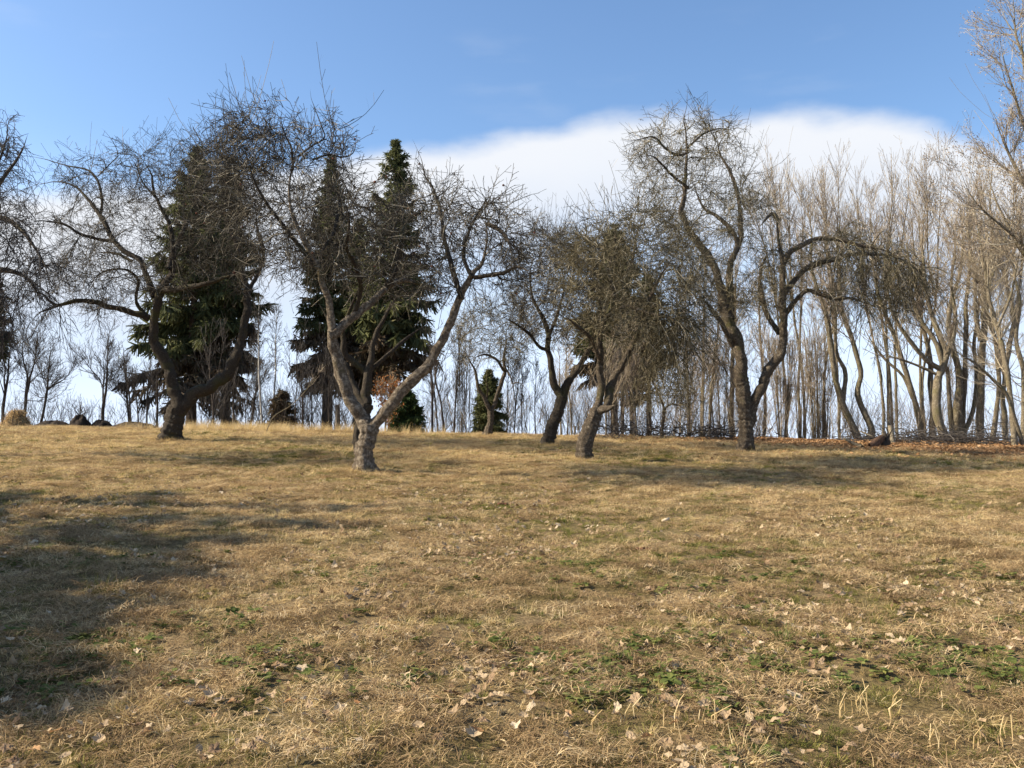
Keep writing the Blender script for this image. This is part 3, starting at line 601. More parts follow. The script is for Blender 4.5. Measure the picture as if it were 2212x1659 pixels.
# ------------------------------------------------------------------ bare woodland trees
def bare_tree(name, label, cat, group, stems, Y, seed, bark='wood_bark', twig='wood_twig', n1=26, n2=160, n3=900, l1=0.30, l2=0.5, l3=0.4, ang=(38, 12), up=0.25, tr=(0.3, 1.0),
              droop=0.0, rt=0.0045, names=None, d=None, wob=0.10, leaves=None, S=10):
    """stems: traced polylines (x, y, w) whose first point stands on the ground at distance Y"""
    rng = np.random.default_rng(seed)
    x0, y0 = stems[0][0][0], stems[0][0][1]
    b = P(x0, y0, Y); base = np.array([b[0], Y, float(ground_z(b[0], Y))])
    root = thing(name, label, cat, base, group)
    qs = []
    for i, st in enumerate(stems):
        dd = d[i] if d else rng.normal(0, .5)
        st = list(st)
        p = np.asarray(st, float)
        on = p[0, 1] > 880 and (i == 0 or p[0, 1] > 890)
        q = trace(st, Y, 0, dd, 0.22, rng, 0.45)
        if bark == 'wood_bark': q[:, 3] *= .86
        if on:                                        # carry the stem down to the ground
            g = q[0].copy(); gz = float(ground_z(g[0], Y)) - 0.15
            if gz < g[2]:
                dr = (q[0, :2] - q[1, :2]) / max(q[1, 2] - q[0, 2], 0.05); h = g[2] - gz
                g[:2] += np.clip(dr * h, -.4, .4); g[2] = gz; g[3] *= 1.25; q = np.concatenate([[g], q])
        qs.append(q)
        limb_mesh(q, S, 0.04, rng, 'trunk' if i == 0 else (names or 'stem'), M[bark], root)
    K = 14
    Pp = np.stack([np.stack([np.interp(np.linspace(0, 1, K), np.linspace(0, 1, len(q)), q[:, c]) for c in range(4)], 1) for q in qs])
    P0, R0 = Pp[:, :, :3], Pp[:, :, 3]
    H = np.linalg.norm(P0[:, -1] - P0[:, 0], axis=1).max()
    P1, R1 = grow(rng, P0, R0, n1, tr, lambda t, pl: l1 * H * (1.15 - 0.75 * t), ang, (0, 0, up), wob, 8, 0.6, rt * 1.3, .05, lmin=0.45)
    # tips of the stems carry on as twigs
    if twig != 'dark_twig' and n1 > 20: n2, n3 = int(n2 * 1.1), int(n3 * 1.0)
    P2, R2 = grow(rng, P1, R1, n2, (0.12, 1.0), lambda t, pl: l2 * pl * (1.1 - 0.5 * t) + 0.15, (34, 14), (0, 0, up * 0.8 - droop), wob, 5, 0.7, rt, .02, lmin=0.4)
    P3, R3 = grow(rng, P2, R2, n3, (0.15, 1.0), lambda t, pl: l3 * pl * (1.1 - 0.5 * t) + 0.12, (36, 14), (0, 0, up * 0.6 - droop), wob, 3, 0.8, rt * 0.85, .01, lmin=0.35)
    Pt, Rt = grow(rng, P0, R0, max(8, n1), (max(tr[0], 0.5), 1.0), lambda t, pl: 0.10 * H + 0 * t, (30, 12), (0, 0, .4), 0.1, 5, .6, rt, .02)
    sets = [(P1, R1, 4), (P2, R2, 3), (P3, R3, 3), (Pt, Rt, 3)]
    twig_mesh(root, sets, M[twig], rng)
    if leaves:
        nl, mat, size, nm = leaves
        pool = np.concatenate([P2.reshape(-1, 3), P3.reshape(-1, 3)]); c = pool[rng.choice(len(pool), nl)] + rng.normal(0, size, (nl, 3))
        leaf_cloud(root, c, size, mat, nm, rng)
    return root, (P1, P2, P3)
def leaf_cloud(root, c, size, mat, name, rng):
    n = len(c); dv = unit(rng.normal(size=(n, 3)) + np.array([0, 0, -.4])); sd = unit(np.cross(dv, rng.normal(size=(n, 3))))
    l = size * rng.uniform(.6, 1.3, n)
    s = np.array([0, .5, 1.0]); path = c[:, None] + dv[:, None] * (l[:, None] * s)[..., None] + np.cross(dv, sd)[:, None] * (l[:, None] * np.array([0, .18, 0]))[..., None]
    w = l[:, None] * np.array([.05, .3, .03])
    V, Fq, t = ribbons(path, w, sd); tone = rng.random(n)[t]
    o = mesh_np(name, V, Fq, mat, root, attrs={'tone': tone}, origin=root.location); o['kind'] = 'stuff'

def build_wood():
    G = 'bare trees of the wood edge'
    # U-shaped double trunk
    bare_tree('bare_tree', 'pale bare tree whose two trunks meet in a U beside the leaning post', 'tree', G,
        [Z(8, (850, 1455, 84), (800, 1360, 78), (770, 1280, 70), (700, 1120, 66), (650, 960, 60), (630, 800, 58), (600, 650, 56), (570, 480, 52), (530, 330, 46), (480, 180, 40), (440, 0, 32), (450, -250, 24), (420, -500, 16), (430, -700, 8)),
         Z(8, (860, 1450, 66), (920, 1440, 74), (950, 1390, 70), (930, 1310, 66), (870, 1150, 60), (840, 1040, 54), (865, 920, 52), (840, 780, 50), (790, 640, 48), (740, 480, 42), (700, 320, 36), (680, 100, 30), (660, -150, 22), (680, -420, 14), (660, -600, 7)),
         Z(8, (715, 1120, 50), (735, 950, 44), (725, 830, 42), (670, 730, 38), (655, 550, 34), (650, 300, 28), (620, 50, 20), (560, -200, 12))],
        33, 101, n1=60, n2=400, n3=2400, tr=(.4, 1), l1=.26, up=.35)
    bare_tree('bare_tree', 'slender bare tree leaning to the left, alone in the gap behind the leaning post', 'tree', G,
        [Z(8, (1375, 1450, 58), (1330, 1280, 56), (1290, 1120, 54), (1230, 940, 52), (1180, 780, 48), (1130, 600, 42), (1060, 420, 36), (1000, 200, 28), (960, -50, 20), (940, -350, 12), (950, -560, 6)),
         Z(8, (1290, 1100, 34), (1220, 920, 30), (1080, 790, 26), (960, 640, 20), (880, 500, 12))],
        34.5, 102, n1=36, n2=180, n3=900, tr=(.25, 1), ang=(48, 14), l1=.30, up=.2)
    bare_tree('bare_tree', 'stout bare tree with a dark curved foot and many limbs swept to the left', 'tree', G,
        [Z(8, (1570, 1470, 100), (1500, 1290, 90), (1480, 1150, 84), (1500, 950, 80), (1540, 850, 76), (1550, 700, 66), (1500, 560, 58), (1440, 400, 48), (1400, 200, 40), (1380, -50, 30), (1350, -300, 20), (1330, -520, 9)),
         Z(8, (1530, 850, 56), (1400, 760, 50), (1300, 640, 44), (1200, 500, 38), (1120, 330, 30), (1080, 100, 20), (1040, -100, 10)),
         Z(8, (1540, 820, 54), (1480, 620, 48), (1350, 420, 42), (1280, 200, 34), (1260, -60, 26), (1220, -300, 14)),
         Z(8, (1560, 780, 52), (1620, 600, 46), (1640, 400, 38), (1600, 150, 30), (1640, -150, 22), (1600, -420, 12)),
         Z(8, (1500, 900, 34), (1330, 820, 26), (1150, 760, 20), (1000, 730, 12))],
        31.5, 103, n1=60, n2=330, n3=1500, tr=(.3, 1), ang=(42, 14), l1=.26, up=.25)
    bare_tree('bare_tree', 'straight grey bare tree just behind the stout curved-foot tree', 'tree', G,
        [Z(8, (1455, 1430, 64), (1445, 1100, 56), (1430, 800, 50), (1385, 600, 42), (1330, 350, 34), (1300, 50, 26), (1290, -250, 18), (1270, -520, 8))], 36, 104, n1=34, n2=180, n3=900, tr=(.4, 1))
    bare_tree('bare_tree', 'thick mossy multi-stemmed tree rising from the brush heap', 'tree', G,
        [Z(8, (1660, 1440, 130), (1640, 1250, 100), (1650, 1000, 74), (1630, 800, 62), (1580, 560, 54), (1600, 300, 44), (1680, 50, 34), (1700, -250, 24), (1680, -560, 12)),
         Z(8, (1690, 1430, 60), (1710, 1150, 54), (1730, 850, 50), (1735, 500, 44), (1740, 250, 38), (1765, 0, 30), (1780, -300, 22), (1800, -650, 10)),
         Z(8, (1620, 1430, 50), (1590, 1150, 44), (1580, 900, 38), (1500, 700, 30), (1420, 560, 20), (1300, 460, 12)),
         Z(8, (1700, 1420, 50), (1780, 1200, 44), (1800, 900, 40), (1790, 600, 36), (1830, 250, 28), (1850, -100, 20))],
        34, 105, n1=56, n2=300, n3=1400, tr=(.35, 1))
    bare_tree('bare_tree', 'tall straight bare tree with reddish bark in the thickest part of the wood', 'tree', G,
        [Z(8, (1840, 1430, 76), (1840, 1200, 72), (1842, 1000, 70), (1850, 600, 66), (1880, 300, 58), (1930, 50, 48), (1960, -200, 38), (1940, -550, 26), (1960, -900, 10)),
         Z(8, (1850, 620, 46), (1800, 350, 38), (1790, 60, 30), (1750, -250, 22), (1730, -600, 10))],
        33.5, 106, n1=56, n2=320, n3=1600, tr=(.4, 1), l1=.27)
    bare_tree('bare_tree', 'thin bare tree between the tall straight tree and the white-barked one', 'tree', G,
        [Z(8, (1960, 1400, 52), (1985, 1150, 46), (1995, 900, 42), (1960, 600, 38), (1900, 380, 34), (1940, 100, 28), (2040, -150, 20), (2080, -500, 9))], 32.5, 107, n1=40, n2=220, n3=1000, tr=(.3, 1), twig='yellow_twig')
    bare_tree('birch_tree', 'white-barked slim tree leaning left out of the leaf litter at the picture edge', 'tree', G,
        [Z(8, (2140, 1580, 64), (2135, 1450, 60), (2130, 1300, 56), (2095, 1000, 52), (2045, 700, 48), (1990, 480, 44), (1930, 250, 38), (1880, 0, 30), (1840, -250, 20), (1790, -520, 10)),
         Z(8, (2130, 1240, 40), (2060, 1040, 36), (1950, 930, 32), (1800, 800, 26), (1700, 740, 18), (1560, 640, 10)),
         Z(8, (1995, 500, 30), (2100, 250, 24), (2150, 0, 18), (2200, -220, 10))],
        27.5, 108, bark='wood_bark', n1=40, n2=230, n3=1100, tr=(.3, 1), twig='yellow_twig', ang=(48, 14))
    bare_tree('bare_tree', 'bare tree cut by the picture edge next to the white-barked slim tree', 'tree', G,
        [Z(8, (2215, 1500, 60), (2200, 1200, 54), (2205, 900, 50), (2150, 600, 42), (2180, 300, 34), (2120, 0, 26), (2160, -300, 16))], 31, 109, n1=36, n2=200, n3=900, tr=(.2, 1), ang=(55, 15), up=.1)
    # tall seed-hung tree at the frame's right edge
    bare_tree('seed_tree', 'very tall tree at the picture edge hung with pale dry seed clusters', 'tree', G,
        [Z(0, (2330, 990, 50), (2310, 800, 42), (2290, 600, 32), (2270, 400, 22), (2250, 200, 13), (2240, 20, 8), (2235, -150, 4)),
         Z(0, (2300, 700, 16), (2240, 590, 12), (2170, 470, 8), (2130, 370, 3)),
         Z(0, (2285, 560, 15), (2225, 430, 10), (2170, 310, 6), (2145, 240, 2)),
         Z(0, (2270, 400, 13), (2215, 280, 9), (2180, 170, 5), (2160, 90, 2)),
         Z(0, (2255, 300, 11), (2215, 160, 7), (2205, 40, 3)), Z(0, (2250, 200, 9), (2200, 90, 6), (2190, 0, 3)), Z(0, (2290, 620, 12), (2200, 520, 8), (2110, 440, 4), (2070, 360, 2))],
        27, 110, bark='wood_bark', twig='yellow_twig', n1=90, n2=600, n3=3200, tr=(.3, 1), l1=.15, ang=(46, 14), up=.25, leaves=(12000, M['seeds'], .05, 'seed_clusters'))
    bare_tree('bare_tree', 'broad bushy bare tree with upswept purple-brown twigs under the seed-hung tree', 'tree', G,
        [Z(8, (2060, 1420, 56), (2040, 1100, 50), (2060, 800, 44), (2110, 450, 38), (2060, 150, 30), (1980, -150, 24), (1900, -450, 16), (1850, -640, 8)),
         Z(8, (2050, 900, 40), (1960, 560, 34), (1860, 200, 26), (1780, -100, 18), (1720, -350, 9)),
         Z(8, (2075, 700, 36), (2160, 350, 28), (2200, 0, 20), (2180, -350, 12), (2140, -620, 6))],
        35, 111, n1=90, n2=560, n3=3000, tr=(.4, 1), l1=.24, up=.45)
    # row of slender pole trees behind the arching limb: tops traced on the skyline
    tall = [(1700, 330, 'forked reddish pole tree topping the row just past the hook-broken limb'), (1735, 420, 'low slim reddish pole tree right behind the hook-broken limb'),
            (1660, 400, 'thin reddish pole tree showing above the domed apple crown'), (1775, 380, 'slim pole tree left of the highest pair above the arching limb'),
            (1810, 352, 'highest of the slim pole trees above the arching limb'), (1850, 380, 'slim pole tree right of the highest pair above the arching limb'),
            (1880, 430, 'short slim pole tree over the outer end of the arching limb'), (1925, 372, 'reddish pole tree over the tip of the drooping apple limb'),
            (1960, 362, 'reddish pole tree with a narrow brushy head past the drooping limb'), (1995, 370, 'reddish pole tree close before the broad bushy crown'),
            (2030, 340, 'reddish pole tree buried in the bushy crown under the seed clusters')]
    rng = np.random.default_rng(77)
    for i, (tx, ty, lab) in enumerate(tall):
        bx = tx + rng.uniform(-40, 60); Y = rng.uniform(36, 41); mid = (bx + tx) / 2 + rng.uniform(-14, 14)
        bare_tree('pole_tree', lab, 'tree', 'slim pole trees behind the wood edge',
            [[(bx, 945, 8), (bx - 4, 820, 7), (mid, 650, 5.2), ((mid + tx) / 2, 520, 3.8), (tx + 3, ty + 60, 2.6), (tx, ty, 1.5)]] +
            ([[(mid, 660, 5), (mid - 18, 560, 4), (tx - 28, ty + 70, 2.2), (tx - 34, ty + 40, 1.5)]] if i % 2 == 0 else []),
            Y, 200 + i, n1=34, n2=150, n3=520, tr=(.4, 1), l1=.17, up=.55, ang=(24, 9), rt=.0055, l2=.55)
    # hazel bushes: many stems
    def hazel(label, x0, wid, topy, Y, n, seed, spread, dens=1.0, bark='wood_bark', twig='wood_twig'):
        rng = np.random.default_rng(seed); stems = []
        for k in range(n):
            f = rng.uniform(-1, 1); b = x0 + f * wid; ty = topy + rng.uniform(-70, 90) + 30 * abs(f); w0 = rng.uniform(1.0, 2.6)
            stems.append([(b, 945, w0), (b + f * spread * .25 + rng.uniform(-2, 2), 830, w0 * .85), (b + f * spread * .55 + rng.uniform(-5, 5), 730, w0 * .6), (b + f * spread + rng.uniform(-12, 12), ty, .9)])
        return bare_tree('hazel_bush', label, 'bush', 'hazel bushes at the wood edge', stems, Y, seed, bark=bark, twig=twig, n1=int(110 * dens), n2=int(380 * dens), n3=int(1200 * dens), tr=(.2, 1), l1=.20, up=.4, ang=(28, 10), d=list(rng.normal(0, .5, n)), S=5)
    hazel('upright hazel bush of dense straight grey stems next to the U-shaped trunks', 1772, 20, 690, 34, 42, 301, 34)
    hazel('arching hazel bush with fanned bent stems behind the tall domed apple tree', 1690, 9, 790, 32.5, 22, 302, 62)
    hazel('brown hazel thicket between the two hazel bushes', 1730, 8, 800, 37, 8, 303, 50, .35)
    hazel('bundle of thin reddish stems left of the pale Y-trunk apple tree', 1000, 14, 720, 36, 14, 304, 18, .5)
    hazel('loose thicket just left of the tall domed apple tree', 1560, 9, 820, 36, 9, 305, 46, .4)
    hazel('dark hazel thicket inside the wood behind the mossy multi-stemmed tree', 2085, 26, 720, 37, 10, 306, 50, .6)
build_wood()

def spruce(label, px, topy, basey, Y, halfw, seed, mat='needles', low=0.18, dens=1.3, name='spruce_tree', group='dark spruces behind the orchard', dead=0.0, xy=None, H=None, cat='spruce', rad=None, taper=0.68):
    rng = np.random.default_rng(seed)
    if xy is None:
        b = P(px, basey, Y); base = np.array([b[0], Y, float(ground_z(b[0], Y))]); top = P(px, topy, Y); H = top[2] - base[2]; rad = halfw / F * Y
    else:
        base = np.array([xy[0], xy[1], float(ground_z(*xy))])
    root = thing(name, label, cat, base, group)
    n = 24; t = np.linspace(0, 1, n); r0 = max(0.03, H * 0.017)
    q = np.stack([base[0] + np.cumsum(rng.normal(0, .008, n)) * H * .1, base[1] + np.cumsum(rng.normal(0, .008, n)) * H * .1, base[2] - .15 + t * (H + .15), r0 * (1 - t) ** .8 + .008], 1)
    q[0, 3] *= 1.3
    limb_mesh(q, 10, .04, rng, 'trunk', M['spruce_bark'], root)
    nb = int(300 * dens)
    tb = low + (1 - low) * rng.random(nb) ** 0.85; tb = np.clip(tb, 0, .985)
    L = rad * np.clip((1 - tb) ** taper * 1.15, 0.05, 1.0) * rng.uniform(.35, 1.15, nb) * np.clip((tb - low) / .3 + .62, .62, 1)
    az = rng.uniform(0, 6.283, nb); K = 7; s = np.linspace(0, 1, K)
    hd = np.stack([np.cos(az), np.sin(az), np.zeros(nb)], 1)
    cx = np.interp(tb, t, q[:, 0]); cy = np.interp(tb, t, q[:, 1]); z0 = base[2] + tb * H
    rise = (0.55 * tb - 0.12)[:, None] * s - (0.62 * (1 - tb) + .05)[:, None] * s ** 2 + 0.22 * s[None] ** 4
    path = np.stack([cx, cy, z0], 1)[:, None] + hd[:, None] * (L[:, None] * s)[..., None]
    path[:, :, 2] += L[:, None] * rise
    path += np.cumsum(rng.normal(0, .012, path.shape), 1) * L[:, None, None]
    rr = (0.006 + 0.010 * L)[:, None] * (1 - s) + .004
    V, Fq, ti = tubes(path[:, ::2], rr[:, ::2], 3)
    o = mesh_np('branches', V, Fq, M['spruce_bark'], root, origin=base); o['kind'] = 'stuff'
    # sprays of needles along every branch
    per = int((120 if xy is None else 48) * min(dens, 1.3) ** .3 * (.6 if name == 'young_spruce' else 1)); fat = 1.0 if xy is None else 1.7
    bi = np.repeat(np.arange(nb), per); u = 0.12 + 0.9 * rng.random(len(bi)) ** 0.8; u = np.clip(u, 0, 1)
    keep = rng.random(len(bi)) < np.clip(L[bi] / max(L.max(), .1) * 1.4 + .25, 0, 1); bi, u = bi[keep], u[keep]
    f = u * (K - 1); k = np.minimum(f.astype(int), K - 2); w = (f - k)[:, None]
    c = path[bi, k] * (1 - w) + path[bi, k + 1] * w; tg = unit(path[bi, k + 1] - path[bi, k])
    side = unit(np.cross(tg, [0, 0, 1.0])) * rng.choice([-1, 1], len(bi))[:, None]
    hang = 0.25 + 0.75 * (1 - tb[bi])
    dv = unit(side * rng.uniform(.0, .8, (len(bi), 1)) + tg * rng.uniform(.1, .7, (len(bi), 1)) - np.array([0, 0, 1.0]) * (hang * rng.uniform(.0, 1.9, len(bi)))[:, None] + rng.normal(0, .32, (len(bi), 3)))
    ln = np.clip(0.10 + 0.17 * L[bi], .1, .42) * rng.uniform(.5, 1.3, len(bi))
    s3 = np.array([0, 1.0]); sp = c[:, None] + dv[:, None] * (ln[:, None] * s3)[..., None]; sp[:, 1, 2] -= ln * .12
    sd = unit(np.cross(dv, rng.normal(size=dv.shape)))
    V, Fq, ti = ribbons(sp, ln[:, None] * np.array([.085, .035]) * fat + .004, sd)
    tone = np.clip(rng.random(len(bi)) * .6 + .4 * np.repeat(rng.random(nb), per)[keep], 0, 1)
    isdead = (tb[bi] < low + dead) if dead else np.zeros(len(bi), bool)
    live = ~isdead
    def sub(mask, m, nm):
        mv = np.repeat(mask, 4); idx = np.full(len(V), -1); idx[mv] = np.arange(mv.sum())
        Fm = Fq[mask]
        o = mesh_np(nm, V[mv], idx[Fm], m, root, attrs={'tone': tone[ti][mv]}, origin=base, smooth=False); o['kind'] = 'stuff'
    sub(live, M[mat], 'crown')
    if isdead.any(): sub(isdead, M['needles_brown'], 'dead_sprays')
    return root

def build_back():
    spruce('broad dark spruce filling the crown of the crooked-limb apple tree', 412, 312, 925, 38, 128, 401, low=.12, dead=.18)
    spruce('dark spruce between the crooked-limb apple tree and the two white birches', 488, 335, 925, 40, 100, 402, low=.22, dead=.2)
    spruce('narrow spruce whose tip shows between the two big apple crowns', 706, 330, 930, 39, 88, 403, low=.20, dead=.2)
    spruce('tallest spruce with its pointed top clear against the cloud', 848, 300, 930, 37, 118, 404, low=.22, dead=.12, dens=1.2)
    spruce('smaller spruce beside the tallest spruce, deep in the V of the front apple tree', 770, 470, 930, 42, 90, 405, low=.25, dead=.25)
    spruce('spruce behind the stump-scarred leaning apple tree', 1328, 482, 945, 41, 112, 406, low=.30, dead=.15)
    spruce('thick-trunked old conifer behind the little umbrella-shaped apple tree', 1402, 590, 945, 38, 85, 407, low=.42, dead=.25, dens=.7)
    spruce('thin half-bare conifer between the fence posts and the scarred apple trunk', 1366, 700, 945, 40, 48, 412, low=.35, dead=.5, dens=.4)
    spruce('spruce showing only a branch tip at the picture edge', -62, 470, 930, 36, 84, 408, low=.3)
    spruce('young rounded bright green spruce at the meadow edge near the orange beech', 880, 845, 942, 33, 40, 409, 'needles_bright', .02, .7, 'young_spruce', 'young spruces at the meadow edge', taper=.55)
    spruce('young dark spruce right behind the pale Y-trunk apple tree', 1058, 800, 942, 33.5, 38, 410, 'needles', .02, .8, 'young_spruce', 'young spruces at the meadow edge', taper=.6)
    spruce('scruffy olive young spruce under the white birches', 606, 845, 930, 34, 42, 411, 'needles_brown', .02, .5, 'young_spruce', 'young spruces at the meadow edge', taper=.55)
    G = 'white birches behind the dry grass'
    bare_tree('birch_tree', 'thin white birch nearer the crooked-limb apple tree, running down to the grass', 'birch', G,
        [Z('m', (1185, 760, 26), (1165, 500, 26), (1150, 240, 25), (1140, 0, 23), (1140, -300, 20), (1135, -600, 15), (1150, -900, 9))], 34.5, 501, bark='birch_bark', twig='dark_twig', n1=30, n2=140, n3=600, tr=(.45, 1), l1=.16, droop=.3)
    bare_tree('birch_tree', 'thin white birch standing behind the olive young spruce', 'birch', G,
        [Z('m', (1335, 700, 24), (1340, 430, 24), (1350, 200, 22), (1362, 0, 20), (1360, -300, 17), (1372, -600, 12), (1380, -800, 8))], 36, 502, bark='birch_bark', twig='dark_twig', n1=26, n2=130, n3=500, tr=(.45, 1), l1=.16, droop=.3)
    bare_tree('beech_sapling', 'beech sapling still holding its orange dead leaves', 'beech', None,
        [[(832, 940, 6), (834, 900, 5), (838, 870, 4), (836, 838, 2)]], 33, 503, n1=40, n2=160, n3=300, tr=(.25, 1), l1=.6, ang=(55, 15), leaves=(900, M['beech_leaf'], .085, 'leaves'))
    # bare trees beyond the earth mounds
    G = 'bare trees beyond the earth mounds'
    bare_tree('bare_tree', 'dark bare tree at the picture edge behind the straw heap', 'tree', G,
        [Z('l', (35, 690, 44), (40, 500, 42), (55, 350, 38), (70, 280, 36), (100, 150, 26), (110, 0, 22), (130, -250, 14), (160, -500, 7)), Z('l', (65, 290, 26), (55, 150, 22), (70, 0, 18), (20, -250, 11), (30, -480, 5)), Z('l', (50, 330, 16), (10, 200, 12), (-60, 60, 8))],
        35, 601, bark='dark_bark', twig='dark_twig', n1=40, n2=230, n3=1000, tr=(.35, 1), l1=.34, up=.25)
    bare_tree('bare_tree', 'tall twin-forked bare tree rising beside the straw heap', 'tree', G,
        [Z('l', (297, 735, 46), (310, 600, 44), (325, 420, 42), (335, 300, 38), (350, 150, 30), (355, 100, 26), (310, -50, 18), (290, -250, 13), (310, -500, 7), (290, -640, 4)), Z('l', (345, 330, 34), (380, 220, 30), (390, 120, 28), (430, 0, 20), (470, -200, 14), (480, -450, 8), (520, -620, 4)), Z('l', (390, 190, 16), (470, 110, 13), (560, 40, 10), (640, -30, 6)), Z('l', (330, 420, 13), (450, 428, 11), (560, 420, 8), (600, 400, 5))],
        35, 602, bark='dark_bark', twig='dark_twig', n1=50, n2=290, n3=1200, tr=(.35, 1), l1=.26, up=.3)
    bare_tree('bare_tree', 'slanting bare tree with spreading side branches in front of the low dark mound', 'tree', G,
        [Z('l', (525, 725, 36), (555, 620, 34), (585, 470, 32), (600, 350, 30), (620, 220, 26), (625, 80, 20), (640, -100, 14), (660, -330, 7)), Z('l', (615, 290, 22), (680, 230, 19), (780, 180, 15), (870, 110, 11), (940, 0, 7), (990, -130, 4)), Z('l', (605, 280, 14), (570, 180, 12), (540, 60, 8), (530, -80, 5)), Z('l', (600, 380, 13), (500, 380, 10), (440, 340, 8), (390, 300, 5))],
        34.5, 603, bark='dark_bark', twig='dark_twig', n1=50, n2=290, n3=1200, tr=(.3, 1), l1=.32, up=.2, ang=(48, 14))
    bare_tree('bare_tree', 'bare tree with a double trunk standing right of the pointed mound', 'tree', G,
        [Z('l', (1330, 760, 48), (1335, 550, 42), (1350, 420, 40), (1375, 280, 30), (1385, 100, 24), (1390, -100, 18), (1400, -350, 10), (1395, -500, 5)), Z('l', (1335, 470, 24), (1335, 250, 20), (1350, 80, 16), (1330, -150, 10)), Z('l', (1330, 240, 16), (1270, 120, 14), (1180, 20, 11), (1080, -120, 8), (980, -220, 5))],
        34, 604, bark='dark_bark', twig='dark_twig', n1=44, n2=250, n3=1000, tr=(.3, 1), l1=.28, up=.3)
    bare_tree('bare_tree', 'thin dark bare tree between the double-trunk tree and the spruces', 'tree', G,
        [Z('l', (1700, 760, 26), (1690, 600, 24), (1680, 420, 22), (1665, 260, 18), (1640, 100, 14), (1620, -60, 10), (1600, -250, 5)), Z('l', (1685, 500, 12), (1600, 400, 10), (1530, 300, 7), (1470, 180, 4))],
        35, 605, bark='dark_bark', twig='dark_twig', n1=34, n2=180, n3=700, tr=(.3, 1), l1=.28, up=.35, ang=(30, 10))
    bare_tree('bare_tree', 'crooked dark tree leaning beside the first white birch', 'tree', None,
        [Z('m', (1030, 730, 36), (1060, 600, 32), (1075, 430, 30), (1100, 310, 26), (1140, 220, 22), (1200, 130, 14), (1260, 0, 8)), Z('m', (1075, 420, 18), (1020, 350, 14), (960, 310, 10), (880, 290, 6))],
        35, 606, bark='dark_bark', twig='dark_twig', n1=34, n2=160, n3=600, tr=(.3, 1), l1=.4)
    bare_tree('bare_tree', 'leaning dark tree beside the spruce trunks under the crooked-limb apple tree', 'tree', None,
        [Z('m', (680, 720, 46), (700, 560, 40), (715, 400, 36), (740, 220, 32), (760, 80, 26), (770, -100, 18))], 36, 607, bark='dark_bark', twig='dark_twig', n1=20, n2=90, n3=300, tr=(.3, 1), l1=.3)
    bare_tree('fallen_pole', 'long thin dead pole leaning from the dry grass up into the front apple tree', 'dead pole', None,
        [Z('m', (1270, 750, 14), (1320, 640, 15), (1400, 580, 14), (1520, 510, 13), (1650, 400, 12), (1760, 280, 11), (1850, 160, 9), (1960, 0, 6))], 29.5, 608, bark='wood_bark', twig='wood_twig', n1=5, n2=12, n3=20, tr=(.7, 1), l1=.12)
build_back()

# thin saplings along the far edge, each told by its neighbours
def build_saplings():
    anchors = [(285, 'the double-trunk tree', 'the dark spruce skirt'), (470, 'the broad spruce trunk', 'the two white birches'), (612, 'the olive young spruce', 'the narrow spruce trunk'),
               (930, 'the bright young spruce', 'the reddish stem bundle'), (1085, 'the young dark spruce', 'the right-leaning dark apple trunk'), (1230, 'the right-leaning dark apple trunk', 'the scarred apple trunk'),
               (1320, 'the scarred apple trunk', 'the old conifer trunk'), (1450, 'the little umbrella apple tree', 'the tall domed apple trunk')]
    spans = [(278, 345, 4), (450, 545, 3), (625, 720, 5), (925, 985, 4), (1085, 1165, 5), (1205, 1245, 3), (1300, 1390, 5), (1450, 1590, 5)]
    ordn = ['first', 'second', 'third', 'fourth', 'fifth', 'sixth', 'seventh', 'eighth', 'ninth']
    rng = np.random.default_rng(900); i = 0
    for (ax, A, B), (x0, x1, n) in zip(anchors, spans):
        for k in range(n):
            x = x0 + (x1 - x0) * (k + .5) / n + rng.uniform(-.25, .25) * (x1 - x0) / n
            top = rng.uniform(690, 800) if x0 != 278 else rng.uniform(770, 840)
            w = rng.uniform(1.8, 6) ; lean = rng.uniform(-26, 16)
            Y = rng.uniform(33, 38)
            right = x > 1180
            bare_tree('sapling', f'{ordn[k]} thin sapling from {A} towards {B}', 'sapling', 'thin saplings along the far edge',
                [[(x, 945, w), (x + lean * .3, 870, w * .85), (x + lean * .6 + rng.uniform(-6, 6), 810, w * .6), (x + lean, top, 1.2)]] + ([[(x + lean * .3, 872, w * .6), (x + lean * .3 + rng.uniform(8, 18) * rng.choice([-1, 1]), 800 + rng.uniform(-15, 15), w * .35), (x + rng.uniform(-26, 26), top + 25, .8)]] if rng.random() < .6 else []), Y, 1000 + i,
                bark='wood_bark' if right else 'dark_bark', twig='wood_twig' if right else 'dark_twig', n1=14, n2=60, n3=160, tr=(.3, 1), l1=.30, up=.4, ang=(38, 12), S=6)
            i += 1
    # woodland trunks right of the umbrella tree
    G = 'grey-green trunks behind the orchard'
    for j, (x, w, tx, ty, lab) in enumerate([(1486, 8, 1480, 600, 'straight grey-green trunk just right of the umbrella apple tree'), (1516, 10, 1520, 560, 'grey-green trunk slanting beside the middle fence post'),
                                     (1532, 8, 1555, 590, 'thin grey-green trunk leaning right beside the middle fence post'), (1582, 14, 1588, 540, 'thicker mossy trunk close behind the domed apple tree'),
                                     (1372, 6, 1374, 640, 'slim pale trunk between the scarred apple and the old conifer'), (1345, 9, 1340, 640, 'dark slim trunk right of the scarred apple trunk'),
                                     (1650, 9, 1640, 560, 'grey trunk showing between the forks of the domed apple tree')]):
        bare_tree('bare_tree', lab, 'tree', G, [[(x, 945, w), (x + 1, 860, w * .9), ((x + tx) / 2, 760, w * .75), (tx, 660, w * .5), (tx + 3, ty, 2)]], 34.5 + .6 * j, 700 + j, n1=40, n2=220, n3=900, tr=(.25, 1), l1=.24, up=.35, ang=(42, 14))
build_saplings()

